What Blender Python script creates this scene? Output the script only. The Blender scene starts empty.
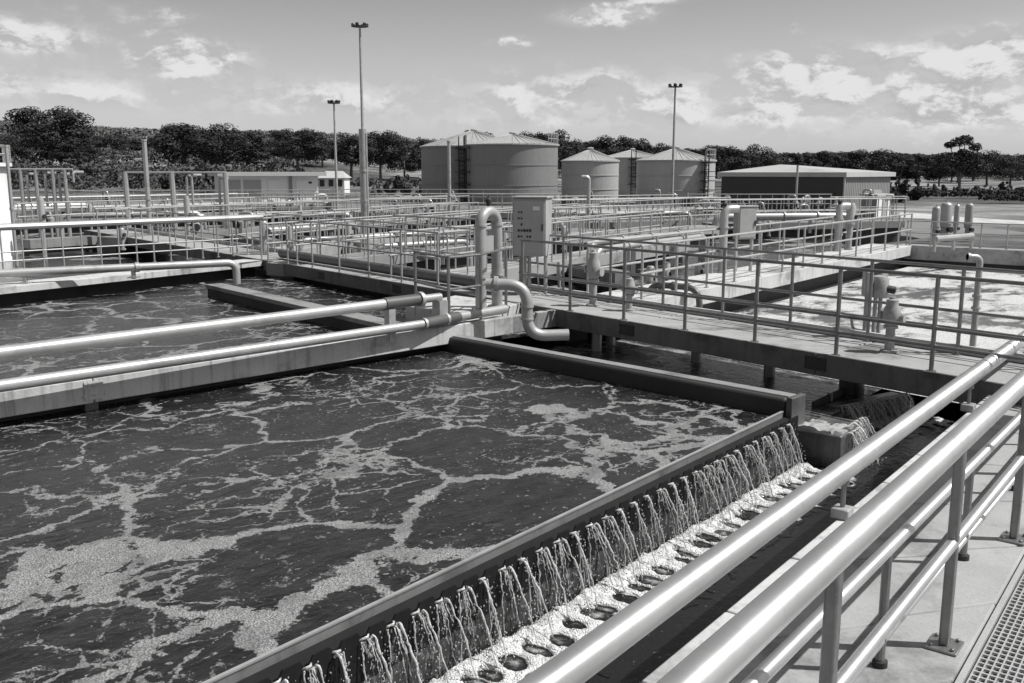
import bpy, bmesh, math, random
from mathutils import Vector, Matrix
random.seed(7)
R = math.radians
scene = bpy.context.scene
col = scene.collection
# ------------------------------------------------------------------ camera model (photo pixel -> world)
FPX, CX, CY, HOR = 950.0, 512.0, 341.5, 172.0
CZ = 2.33
PITCH = math.atan((CY - HOR) / FPX)
FW = Vector((0, math.cos(PITCH), -math.sin(PITCH)))
UP = Vector((0, math.sin(PITCH), math.cos(PITCH)))
CAM = Vector((0, 0, CZ))

def ray(x, y):
    return Vector((1, 0, 0)) * ((x - CX) / FPX) + UP * (-(y - CY) / FPX) + FW
def P(x, y, z):                      # point of the level plane z seen at pixel x, y
    d = ray(x, y); return CAM + d * ((z - CZ) / d.z)
def PD(x, y, dist):                  # point at forward distance (world Y)
    d = ray(x, y); return CAM + d * (dist / d.y)
def ZT(base, y, x=None):             # height of the point above base seen at row y
    d = ray(CX, y); return CZ + d.z * (base.y / d.y)
def line_at(p, q, s):                # p + s metres along pq
    return p + (q - p).normalized() * s
def perp(p, q):                      # unit normal, to the left of pq
    d = (q - p); d.z = 0; d.normalize(); return Vector((-d.y, d.x, 0))

# ------------------------------------------------------------------ nodes / materials
class NT:
    def __init__(s, tree): s.t = tree; s.n = tree.nodes; s.l = tree.links
    def new(s, typ, **kw):
        n = s.n.new(typ)
        for k, v in kw.items(): setattr(n, k, v)
        return n
    def put(s, sock, v):
        if hasattr(v, 'is_output') or isinstance(v, bpy.types.NodeSocket): s.l.new(v, sock)
        else: sock.default_value = v
    def math(s, op, a, b=0.0, c=0.0, clamp=False):
        n = s.new('ShaderNodeMath', operation=op); n.use_clamp = clamp
        s.put(n.inputs[0], a); s.put(n.inputs[1], b); s.put(n.inputs[2], c)
        return n.outputs[0]
    def ss(s, v, a, b, lo=0.0, hi=1.0):     # smoothstep
        n = s.new('ShaderNodeMapRange', interpolation_type='SMOOTHSTEP')
        s.put(n.inputs[0], v); s.put(n.inputs[1], a); s.put(n.inputs[2], b); s.put(n.inputs[3], lo); s.put(n.inputs[4], hi)
        return n.outputs[0]
    def noise(s, vec, scale, detail=4, rough=.55, dist=0.0, out=0):
        n = s.new('ShaderNodeTexNoise'); s.put(n.inputs['Vector'], vec)
        n.inputs['Scale'].default_value = scale; n.inputs['Detail'].default_value = detail
        n.inputs['Roughness'].default_value = rough; n.inputs['Distortion'].default_value = dist
        return n.outputs[out]
    def vor(s, vec, scale, feature='F1', rnd=1.0, out='Distance'):
        n = s.new('ShaderNodeTexVoronoi', feature=feature); s.put(n.inputs['Vector'], vec)
        n.inputs['Scale'].default_value = scale; n.inputs['Randomness'].default_value = rnd
        return n.outputs[out]
    def mapping(s, vec, scale=(1, 1, 1), rot=(0, 0, 0), loc=(0, 0, 0)):
        n = s.new('ShaderNodeMapping'); s.put(n.inputs['Vector'], vec)
        n.inputs['Scale'].default_value = scale; n.inputs['Rotation'].default_value = rot; n.inputs['Location'].default_value = loc
        return n.outputs[0]
    def mix(s, f, a, b):                    # float mix
        n = s.new('ShaderNodeMix', data_type='FLOAT')
        s.put(n.inputs[0], f); s.put(n.inputs[2], a); s.put(n.inputs[3], b); return n.outputs[0]
    def vadd(s, a, b):
        n = s.new('ShaderNodeVectorMath', operation='ADD'); s.put(n.inputs[0], a); s.put(n.inputs[1], b); return n.outputs[0]
    def vscale(s, a, k):
        n = s.new('ShaderNodeVectorMath', operation='SCALE'); s.put(n.inputs[0], a); n.inputs[3].default_value = k; return n.outputs[0]
    def vsub(s, a, b):
        n = s.new('ShaderNodeVectorMath', operation='SUBTRACT'); s.put(n.inputs[0], a); s.put(n.inputs[1], b); return n.outputs[0]
    def bump(s, h, strength, dist):
        n = s.new('ShaderNodeBump'); s.put(n.inputs['Height'], h)
        n.inputs['Strength'].default_value = strength; n.inputs['Distance'].default_value = dist
        return n.outputs[0]
    def grey(s, v):
        n = s.new('ShaderNodeCombineColor'); [s.put(n.inputs[i], v) for i in range(3)]; return n.outputs[0]

def newmat(name):
    m = bpy.data.materials.new(name); m.use_nodes = True
    nt = NT(m.node_tree); b = m.node_tree.nodes['Principled BSDF']
    return m, nt, b

def surf(name, base, var=.25, rough=.6, metal=0.0, scale=3.0, stain=0.0, bump=.15, fine=40.0, spec=.5, streak=0.0, worldpos=True):
    m, nt, b = newmat(name)
    if worldpos:
        pos = nt.new('ShaderNodeNewGeometry').outputs['Position']
    else:
        pos = nt.new('ShaderNodeTexCoord').outputs['Object']
    n1 = nt.noise(pos, scale, 6, .6); n2 = nt.noise(pos, fine, 4, .6)
    v = nt.math('ADD', nt.math('MULTIPLY', nt.math('SUBTRACT', n1, .5), 2 * var), nt.math('MULTIPLY', nt.math('SUBTRACT', n2, .5), var * 1.1))
    v = nt.math('MULTIPLY', nt.math('ADD', v, 1.0), base)
    if stain:
        s1 = nt.noise(nt.mapping(pos, loc=(3.1, 7.7, 1.3)), scale * .45, 8, .68)
        v = nt.math('MULTIPLY', v, nt.ss(s1, .5, .68, 1.0, 1.0 - stain))
    if streak:
        s2 = nt.noise(nt.mapping(pos, scale=(7, 7, .5)), 1.3, 6, .6)
        v = nt.math('MULTIPLY', v, nt.ss(s2, .5, .75, 1.0, 1.0 - streak))
    b.inputs['Base Color'].default_value = (base, base, base, 1)
    nt.l.new(nt.grey(v), b.inputs['Base Color'])
    nt.put(b.inputs['Roughness'], nt.math('ADD', rough, nt.math('MULTIPLY', nt.math('SUBTRACT', n2, .5), .25)))
    b.inputs['Metallic'].default_value = metal
    b.inputs['Specular IOR Level'].default_value = spec
    if bump: nt.l.new(nt.bump(n2, bump, .01), b.inputs['Normal'])
    return m

M = {}
TRPH = 50.0
M['concrete'] = surf('concrete', .46, .26, .85, scale=1.8, stain=.5, bump=.4, fine=35, streak=.48, spec=.2)
M['deck_concrete'] = surf('deck_concrete', .30, .3, .85, scale=2.2, stain=.5, bump=.35, fine=45, spec=.2)
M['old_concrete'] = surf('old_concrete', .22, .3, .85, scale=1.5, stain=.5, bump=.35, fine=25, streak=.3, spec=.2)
M['wet_concrete'] = surf('wet_concrete', .10, .35, .35, scale=3, stain=.4, bump=.4, fine=30, streak=.4)
M['block_concrete'] = surf('block_concrete', .33, .35, .35, scale=5, stain=.5, bump=.8, fine=22)
M['edge'] = surf('shaded_edge_concrete', .12, .35, .7, scale=3, stain=.45, bump=.4, fine=30, streak=.35, spec=.2)  # side-face shade put into the colour, besides stains and streaks
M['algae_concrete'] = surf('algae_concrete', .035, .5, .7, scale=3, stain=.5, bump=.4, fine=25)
def rail_steel():
    m, nt, b = newmat('brushed_rail_steel')
    pos = nt.new('ShaderNodeNewGeometry').outputs['Position']
    n = nt.noise(pos, 2.2, 5, .6); sm = nt.noise(nt.mapping(pos, loc=(2, 5, 1)), 7, 5, .7)
    v = nt.math('MULTIPLY', nt.ss(n, .3, .7, .62, .74), nt.ss(nt.noise(nt.mapping(pos, loc=(5, 1, 0)), 9, 6, .7), .55, .75, 1.0, .85))
    nt.l.new(nt.grey(v), b.inputs['Base Color']); b.inputs['Metallic'].default_value = .85; b.inputs['Anisotropic'].default_value = .78
    tv = nt.new('ShaderNodeCombineXYZ'); tv.inputs[0].default_value = .63; tv.inputs[1].default_value = .777; nt.l.new(tv.outputs[0], b.inputs['Tangent'])      # turned finish: the rails run this way
    nt.put(b.inputs['Roughness'], nt.ss(sm, .3, .8, .44, .54)); return m
M['rail_steel'] = rail_steel()
M['galv'] = surf('galvanised_steel', .40, .25, .5, metal=.45, scale=6, bump=.06, fine=70, stain=.25)
M['post_steel'] = surf('post_steel', .25, .3, .42, metal=.75, scale=7, bump=.06, fine=60, stain=.3, streak=.2)
M['white_pipe'] = surf('white_pipe', .40, .2, .38, metal=.35, scale=2.5, bump=.05, fine=30, stain=.25)
M['grey_pipe'] = surf('grey_pipe', .36, .2, .4, metal=.3, scale=4, bump=.05, fine=40, stain=.3)
M['dark_pipe'] = surf('dark_pipe', .08, .3, .45, scale=4, bump=.05, fine=40)
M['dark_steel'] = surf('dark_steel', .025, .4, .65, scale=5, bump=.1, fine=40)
M['baffle'] = surf('baffle_steel', .20, .3, .5, metal=.2, scale=5, bump=.1, fine=50, stain=.4, streak=.3)
M['cabinet'] = surf('cabinet_paint', .33, .08, .45, scale=4, bump=.03, fine=50, stain=.12)
M['valve'] = surf('valve_paint', .30, .25, .4, scale=9, bump=.08, fine=60, stain=.3)
M['tank'] = surf('tank_cladding', .19, .12, .5, scale=.5, bump=.05, fine=4, streak=.22)
M['tank_light'] = surf('tank_light_cladding', .36, .10, .5, scale=.5, bump=.05, fine=4, streak=.25)
M['tank_roof'] = surf('tank_roof', .30, .15, .6, scale=.5, bump=.05, fine=4, stain=.25)
M['tower'] = surf('tower_render', .66, .06, .7, scale=1, bump=.05, fine=20, streak=.1)
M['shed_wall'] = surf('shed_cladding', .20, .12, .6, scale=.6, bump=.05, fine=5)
M['shed_shaded'] = surf('shaded_shed_cladding', .035, .2, .6, scale=.6, bump=.05, fine=5)  # shade of the front put into the colour; side wall stays lighter
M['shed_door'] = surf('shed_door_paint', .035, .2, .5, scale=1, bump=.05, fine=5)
M['roof'] = surf('roof_sheet', .40, .12, .5, scale=.5, bump=.05, fine=6, stain=.15)
M['white_wall'] = surf('white_wall', .66, .07, .8, scale=.5, bump=.05, fine=8, streak=.12)
M['grey_door'] = surf('grey_door', .30, .1, .6, scale=1, bump=.05, fine=8)
M['window'] = surf('window_glass', .02, .1, .1, scale=1, bump=0, fine=8)
M['lamp'] = surf('lamp_housing', .035, .2, .5, scale=4, bump=.05)
M['bark'] = surf('bark', .11, .4, .9, scale=1.5, bump=.3, fine=10)
M['grating'] = surf('grating_steel', .52, .2, .45, metal=.55, scale=8, bump=.05, fine=60)
M['wet_dark'] = surf('wet_dark_steel', .012, .5, .75, scale=5, bump=.1, fine=40, spec=.15)
M['black_rubber'] = surf('black_rubber', .02, .2, .6, scale=6, bump=.05)

def leaf_mat(name, base):
    m, nt, b = newmat(name)
    pos = nt.new('ShaderNodeNewGeometry').outputs['Position']
    n1 = nt.noise(pos, .35, 3); n2 = nt.noise(pos, 2.2, 2)
    v = nt.math('MULTIPLY', nt.ss(n1, .3, .7, .6, 1.35), nt.ss(n2, .3, .7, .65, 1.35))
    nt.l.new(nt.grey(nt.math('MULTIPLY', v, base)), b.inputs['Base Color'])
    b.inputs['Roughness'].default_value = .75; b.inputs['Specular IOR Level'].default_value = .15
    return m
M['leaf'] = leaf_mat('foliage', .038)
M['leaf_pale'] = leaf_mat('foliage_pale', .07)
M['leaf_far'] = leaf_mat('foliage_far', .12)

def terrain_mat():
    m, nt, b = newmat('field_grass')
    pos = nt.new('ShaderNodeNewGeometry').outputs['Position']
    a = nt.noise(pos, .012, 5, .6); c = nt.noise(pos, .15, 5, .65); d = nt.noise(pos, 1.6, 4)
    v = nt.ss(a, .42, .62, .07, .24)
    v = nt.math('MULTIPLY', v, nt.ss(c, .25, .75, .55, 1.4))
    v = nt.math('MULTIPLY', v, nt.ss(d, .25, .75, .8, 1.2))
    nt.l.new(nt.grey(v), b.inputs['Base Color']); b.inputs['Roughness'].default_value = .95
    b.inputs['Specular IOR Level'].default_value = .1
    return m
M['field'] = terrain_mat()
M['gravel'] = surf('gravel_apron', .18, .3, .9, scale=.35, stain=.45, bump=.3, fine=6, spec=.1)

def water_mat(name, kind):
    """dark liquor with foam; the foam is part of the surface itself"""
    m, nt, b = newmat(name)
    pos = nt.new('ShaderNodeTexCoord').outputs['Object']
    warp = nt.vscale(nt.vsub(nt.noise(pos, .9, 3, .5, out=1), (.5, .5, .5)), .9)
    warp2 = nt.vscale(nt.vsub(nt.noise(pos, 5.5, 4, .6, out=1), (.5, .5, .5)), .16)
    q = nt.vadd(nt.vadd(pos, warp), warp2)
    fine = nt.noise(pos, 26, 5, .7)
    big = nt.noise(nt.mapping(pos, loc=(4.3, 1.7, 0)), .42, 3, .55)
    if kind == 'main':
        w3 = nt.vscale(nt.vsub(nt.noise(pos, 2.4, 4, .6, out=1), (.5, .5, .5)), .42)
        q3 = nt.vadd(q, w3)
        qs = nt.mapping(q3, scale=(.78, 1.0, 1), rot=(0, 0, R(20)))
        e1 = nt.vor(qs, .90, 'DISTANCE_TO_EDGE')
        sep = nt.new('ShaderNodeSeparateXYZ'); nt.put(sep.inputs[0], pos)
        near = nt.ss(sep.outputs[1], .0, 2.6, 1.0, 0.0)          # foam crowds against the baffle
        wid = nt.math('ADD', nt.ss(big, .40, .72, .012, .062), nt.math('MULTIPLY', near, .035))
        med = nt.noise(pos, 8, 6, .72)
        edge = nt.math('ADD', nt.math('SUBTRACT', wid, e1), nt.math('ADD', nt.math('MULTIPLY', nt.math('SUBTRACT', fine, .5), .10), nt.math('MULTIPLY', nt.math('SUBTRACT', med, .5), .17)))
        f1 = nt.ss(edge, -.004, .010)
        e2 = nt.vor(nt.mapping(q3, scale=(1, 1.3, 1), loc=(3, 2, 0)), 1.7, 'DISTANCE_TO_EDGE')
        band = nt.noise(nt.mapping(pos, loc=(9, 2, 0)), .6, 3)
        g2 = nt.math('ADD', nt.ss(band, .38, .66, -.025, .045), nt.math('ADD', nt.math('MULTIPLY', nt.math('SUBTRACT', fine, .5), .12), nt.math('MULTIPLY', nt.math('SUBTRACT', med, .5), .10)))
        f2 = nt.ss(nt.math('SUBTRACT', g2, e2), -.004, .010, 0, .85)
        patch = nt.noise(nt.mapping(q, scale=(1, 1.6, 1), loc=(1, 5, 0)), 4.2, 8, .75)
        f3 = nt.math('MULTIPLY', nt.ss(patch, .585, .61), nt.ss(band, .36, .56))
        spk = nt.vor(nt.vadd(pos, warp2), 13, 'F1')
        f4 = nt.math('MULTIPLY', nt.ss(spk, .20, .09), nt.ss(nt.noise(pos, 1.7, 4), .38, .52))
        foam = nt.math('MAXIMUM', nt.math('MAXIMUM', f1, f2), nt.math('MAXIMUM', nt.math('MULTIPLY', f3, .85), nt.math('MULTIPLY', f4, .8)))
        thin = nt.ss(nt.noise(nt.mapping(q, scale=(1, 1.5, 1)), 2.6, 6, .7), .32, .62, .55, 1.0)     # film thickness
        pin = nt.ss(nt.noise(pos, 15, 6, .8), .36, .47, .55, 1.0)                                   # holes in the film
        foam = nt.math('MULTIPLY', foam, nt.math('MULTIPLY', thin, pin))
        fcol, wcol = .32, nt.ss(nt.noise(nt.mapping(pos, scale=(1, 2, 1)), 3.0, 6, .7), .3, .7, .006, .024)
    elif kind == 'pale':
        pat = nt.noise(nt.mapping(q, scale=(1, 1, 1)), 1.1, 7, .68)
        pat2 = nt.noise(nt.mapping(q, loc=(2, 9, 0)), .35, 3, .5)
        foam = nt.ss(nt.math('ADD', nt.noise(nt.mapping(q, scale=(1, 2.2, 1), rot=(0, 0, R(50))), 1.3, 8, .7), nt.math('MULTIPLY', nt.math('SUBTRACT', pat2, .5), 1.0)), .34, .58)
        fcol, wcol = .66, .10  # foam whitened: sun glints put into its colour and cover
    elif kind == 'far':
        pat = nt.noise(nt.mapping(q, scale=(1, 1, 1)), .5, 6, .62)
        foam = nt.ss(pat, .53, .60)
        fcol, wcol = .26, .022
    elif kind == 'mid':
        qs = nt.mapping(q, scale=(.7, 1.0, 1), rot=(0, 0, R(70)))
        e1 = nt.vor(qs, .42, 'DISTANCE_TO_EDGE')
        wid = nt.ss(big, .40, .66, .0, .16)
        edge = nt.math('ADD', nt.math('SUBTRACT', wid, e1), nt.math('MULTIPLY', nt.math('SUBTRACT', fine, .5), .10))
        foam = nt.ss(edge, -.01, .04, 0, .9)
        pat = nt.noise(nt.mapping(q, scale=(1, 1.2, 1), loc=(2, 2, 0)), 2.2, 7, .7)
        foam = nt.math('MAXIMUM', foam, nt.ss(pat, .60, .68, 0, .5))
        fcol, wcol = .30, .05
    elif kind == 'trough':
        ww = nt.vscale(nt.vsub(nt.noise(pos, 3.2, 4, .6, out=1), (.5, .5, .5)), .34)
        at = nt.new('ShaderNodeAttribute'); at.attribute_name = 'foam'
        grain = nt.noise(pos, 40, 5, .75); med = nt.noise(pos, 14, 5, .7)
        val = nt.math('ADD', at.outputs['Fac'], nt.math('ADD', nt.math('MULTIPLY', nt.math('SUBTRACT', grain, .5), .35), nt.math('MULTIPLY', nt.math('SUBTRACT', med, .5), .55)))
        foam = nt.math('MULTIPLY', nt.ss(val, .16, .66), nt.ss(at.outputs['Fac'], .02, .15))
        spk = nt.vor(nt.vadd(pos, ww), 16, 'F1')
        foam = nt.math('MAXIMUM', foam, nt.math('MULTIPLY', nt.math('MULTIPLY', nt.ss(spk, .13, .06), nt.ss(nt.noise(pos, 2.1, 3), .50, .60)), .6))
        fcol, wcol = .66, .012
    else:
        pat = nt.noise(nt.mapping(q, scale=(1, 1.4, 1)), 1.6, 7, .72)
        foam = nt.ss(pat, .60, .70, 0, .55)
        if kind == 'rippled': foam = nt.ss(nt.math('ADD', pat, nt.math('MULTIPLY', nt.math('SUBTRACT', big, .5), .9)), .46, .62, 0, .9)
        fcol, wcol = (.40, .05) if kind == 'rippled' else (.32, .03)
    bub = nt.vor(pos, 78, 'F1'); bub2 = nt.noise(pos, 42, 4, .75)
    ftex = nt.math('MULTIPLY', nt.ss(bub, .0, .75, 1.3, .65), nt.ss(bub2, .25, .75, .6, 1.35))
    if kind == 'trough': ftex = nt.math('MULTIPLY', nt.ss(bub, .0, .8, 1.12, .85), nt.ss(nt.noise(pos, 18, 6, .75), .3, .7, .6, 1.2))
    fshade = nt.math('MULTIPLY', ftex, fcol)
    nt.l.new(nt.grey(nt.mix(foam, wcol, fshade)), b.inputs['Base Color'])
    nt.put(b.inputs['Roughness'], nt.mix(foam, .12 if kind != 'trough' else .14, .75))
    nt.put(b.inputs['Specular IOR Level'], nt.mix(foam, .34, .15))
    rip = nt.noise(nt.mapping(pos, scale=(1, 1.7, 1), rot=(0, 0, R(30))), 7 if kind == 'main' else 5, 5, .62)
    if kind in ('rippled', 'pale'): rip = nt.math('MULTIPLY', rip, 2.2)
    rip2 = nt.noise(pos, 24, 3, .6)
    h = nt.math('ADD', nt.math('MULTIPLY', rip, .012), nt.math('MULTIPLY', rip2, .003))
    h = nt.math('ADD', h, nt.math('MULTIPLY', foam, nt.math('ADD', .006, nt.math('MULTIPLY', bub, -.012))))
    nt.l.new(nt.bump(h, 1.0, 1.0), b.inputs['Normal'])
    return m
for k in ('main', 'pale', 'mid', 'far', 'calm', 'rippled'): M['water_' + k] = water_mat('water_' + k, k)

def jet_mat():
    m, nt, b = newmat('falling_water')
    pos = nt.new('ShaderNodeNewGeometry').outputs['Position']
    n = nt.noise(pos, 60, 3)
    nt.l.new(nt.grey(nt.ss(n, .3, .7, .55, .95)), b.inputs['Base Color'])
    b.inputs['Roughness'].default_value = .30; b.inputs['Transmission Weight'].default_value = .35; b.inputs['Alpha'].default_value = .85
    b.inputs['IOR'].default_value = 1.33; b.inputs['Specular IOR Level'].default_value = .8
    nt.l.new(nt.bump(n, .6, .01), b.inputs['Normal'])
    return m
M['jet'] = jet_mat()
def veil_mat():
    m, nt, b = newmat('thin_water_sheet')
    pos = nt.new('ShaderNodeNewGeometry').outputs['Position']
    n = nt.noise(nt.mapping(pos, scale=(1, 1, .35)), 45, 5, .7)
    b.inputs['Base Color'].default_value = (.75, .75, .75, 1); b.inputs['Roughness'].default_value = .15
    nt.put(b.inputs['Alpha'], nt.ss(n, .50, .68, .0, .42))
    nt.l.new(nt.bump(n, .8, .01), b.inputs['Normal'])
    return m
M['veil'] = veil_mat()

# ------------------------------------------------------------------ mesh helpers
class MB:
    def __init__(s): s.v = []; s.f = []; s.marks = []
    def add(s, verts, faces):
        o = len(s.v); s.marks.append((o, len(s.f))); s.v += [Vector(v) for v in verts]; s.f += [[i + o for i in f] for f in faces]; return s
    def box(s, c, sx, sy, sz, ax=None):
        c = Vector(c); X, Y, Z = ax if ax else (Vector((1, 0, 0)), Vector((0, 1, 0)), Vector((0, 0, 1)))
        vs = [c + X * (a * sx / 2) + Y * (b * sy / 2) + Z * (d * sz / 2) for d in (-1, 1) for a, b in ((-1, -1), (1, -1), (1, 1), (-1, 1))]
        return s.add(vs, [(3, 2, 1, 0), (4, 5, 6, 7), (0, 1, 5, 4), (1, 2, 6, 5), (2, 3, 7, 6), (3, 0, 4, 7)])
    def beam(s, p, q, w, h, side=0.0):      # bar from p to q; top at p.z, width w shifted by side*w, depth h
        p, q = Vector(p), Vector(q); d = (q - p); L = d.length; d.normalize()
        n = Vector((-d.y, d.x, 0)).normalized(); up = d.cross(n) * -1
        up = n.cross(d) * -1
        up = Vector((0, 0, 1)) if abs(d.z) < 1e-6 else d.cross(n)
        c = (p + q) / 2 + n * (side * w) - up * (h / 2)
        return s.box(c, L, w, h, (d, n, up))
    def tube(s, pts, r, seg=10, caps=True):
        pts = [Vector(p) for p in pts]; n = len(pts)
        rs = r if isinstance(r, (list, tuple)) else [r] * n
        t0 = (pts[1] - pts[0]).normalized()
        ref = Vector((0, 0, 1)) if abs(t0.z) < .9 else Vector((1, 0, 0))
        a = t0.cross(ref).normalized(); rings = []
        for i, p in enumerate(pts):
            t = ((pts[min(i + 1, n - 1)] - pts[i]).normalized() + (pts[i] - pts[max(i - 1, 0)]).normalized())
            if t.length < 1e-6: t = t0
            t.normalize(); a = (a - t * a.dot(t)).normalized(); b = t.cross(a)
            rings.append([p + (a * math.cos(2 * math.pi * k / seg) + b * math.sin(2 * math.pi * k / seg)) * rs[i] for k in range(seg)])
        fs = []
        for i in range(n - 1):
            for k in range(seg):
                k2 = (k + 1) % seg
                fs.append((i * seg + k, i * seg + k2, (i + 1) * seg + k2, (i + 1) * seg + k))
        if caps: fs += [tuple(range(seg))[::-1], tuple((n - 1) * seg + k for k in range(seg))]
        return s.add([v for rg in rings for v in rg], fs)
    def lathe(s, prof, c, seg=24, axis=None):
        c = Vector(c)
        if axis is None: X, Y, Z = Vector((1, 0, 0)), Vector((0, 1, 0)), Vector((0, 0, 1))
        else:
            Z = Vector(axis).normalized(); X = Z.orthogonal().normalized(); Y = Z.cross(X)
        vs, fs = [], []
        for (r, z) in prof:
            for k in range(seg):
                an = 2 * math.pi * k / seg
                vs.append(c + X * (max(r, 1e-4) * math.cos(an)) + Y * (max(r, 1e-4) * math.sin(an)) + Z * z)
        for i in range(len(prof) - 1):
            for k in range(seg):
                k2 = (k + 1) % seg
                fs.append((i * seg + k, i * seg + k2, (i + 1) * seg + k2, (i + 1) * seg + k))
        fs += [tuple(range(seg))[::-1], tuple((len(prof) - 1) * seg + k for k in range(seg))]
        return s.add(vs, fs)
    def prism(s, poly, z0, z1):
        n = len(poly)
        vs = [Vector((p[0], p[1], z0)) for p in poly] + [Vector((p[0], p[1], z1)) for p in poly]
        return s.add(vs, [tuple(range(n))[::-1], tuple(range(n, 2 * n))] + [(i, (i + 1) % n, n + (i + 1) % n, n + i) for i in range(n)])
    def each(s, name, mat, parent, k=1, **kw):      # every k added shapes become one object
        m = s.marks + [(len(s.v), len(s.f))]; out = []
        for i in range(0, len(s.marks), k):
            (v0, f0), (v1, f1) = m[i], m[min(i + k, len(s.marks))]
            b = MB(); b.add(s.v[v0:v1], [[j - v0 for j in f] for f in s.f[f0:f1]]); out.append(b.build(name, mat, parent, **kw))
        return out
    def build(s, name, mat, parent=None, loc=None, smooth=35, bevel=0, rot=None):
        me = bpy.data.meshes.new(name)
        org = Vector(parent.location) if parent is not None and loc is None else Vector(loc or (0, 0, 0))
        if parent is not None and parent.parent is not None and loc is None: org = Vector(parent.parent.location) + Vector(parent.location)
        me.from_pydata([v - org for v in s.v], [], s.f); me.update()
        bm = bmesh.new(); bm.from_mesh(me); bmesh.ops.recalc_face_normals(bm, faces=bm.faces); bm.to_mesh(me); bm.free()
        if smooth:
            me.polygons.foreach_set('use_smooth', [True] * len(me.polygons)); me.set_sharp_from_angle(angle=R(smooth))
        me.materials.append(M[mat] if isinstance(mat, str) else mat)
        o = bpy.data.objects.new(name, me); col.objects.link(o)
        if parent is not None: o.parent = parent
        else: o.location = org
        if bevel:
            b = o.modifiers.new('bevel', 'BEVEL'); b.width = bevel; b.segments = 2; b.limit_method = 'ANGLE'; b.angle_limit = R(40)
        return o

def tag(o, label=None, cat=None, group=None, kind=None):
    if label: o['label'] = label
    if cat: o['category'] = cat
    if group: o['group'] = group
    if kind: o['kind'] = kind
    return o
def thing(name, label, cat, loc, group=None):
    o = bpy.data.objects.new(name, None); o.empty_display_size = .2; col.objects.link(o); o.location = Vector(loc)
    return tag(o, label, cat, group)
def copy_tree(o, loc=None, parent=None, rotz=None, scale=None):
    c = o.copy(); col.objects.link(c)
    if parent is not None: c.parent = parent
    if loc is not None: c.location = loc
    if rotz is not None: c.rotation_euler = (0, 0, rotz)
    if scale is not None: c.scale = scale
    for ch in list(o.children): copy_tree(ch, parent=c)
    return c
def arc(c, a, b, r, n=6):   # quarter bend: from c+a*r... turning: start dir a side to b side, centre c
    return [Vector(c) + Vector(a) * (r * math.cos(t)) + Vector(b) * (r * math.sin(t)) for t in [i * math.pi / 2 / n for i in range(n + 1)]]
def bend(pts, r, n=6):      # polyline with rounded corners
    pts = [Vector(p) for p in pts]; out = [pts[0]]
    for i in range(1, len(pts) - 1):
        a = (pts[i - 1] - pts[i]); b = (pts[i + 1] - pts[i]); rr = min(r, a.length * .49, b.length * .49)
        a.normalize(); b.normalize(); p0 = pts[i] + a * rr; p1 = pts[i] + b * rr
        for k in range(n + 1):
            t = k / n; out.append(p0 * (1 - t) ** 2 + pts[i] * (2 * t * (1 - t)) + p1 * t * t)
    out.append(pts[-1]); return out
UPZ = Vector((0, 0, 1))
def up(p, z): return Vector((p.x, p.y, z))

# ------------------------------------------------------------------ datums
ZD = .15          # walkway decks
ZW = -.22         # liquor level in the basins
ZFAR = -.48        # lower basins beyond the walkway
ZTR = -.70       # trough water
ZG = -1.2         # yard level

# ---- camera, world, sun
cam = bpy.data.cameras.new('camera'); co = bpy.data.objects.new('camera', cam); col.objects.link(co)
cam.sensor_width = 36; cam.lens = FPX / 1024 * 36; cam.clip_start = .05; cam.clip_end = 9000
co.location = CAM; co.rotation_euler = (math.pi / 2 - PITCH, 0, 0); scene.camera = co
SUN_EL, SUN_AZ = R(54), R(96)           # azimuth clockwise from +Y
sd = Vector((math.cos(SUN_EL) * math.sin(SUN_AZ), math.cos(SUN_EL) * math.cos(SUN_AZ), math.sin(SUN_EL)))
sl = bpy.data.lights.new('sun', 'SUN'); sl.energy = 5.0; sl.angle = R(.5); sl.color = (1, .995, .985)
so = bpy.data.objects.new('sun', sl); col.objects.link(so); so.rotation_euler = sd.to_track_quat('Z', 'Y').to_euler(); so.location = (20, 0, 40)

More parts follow.
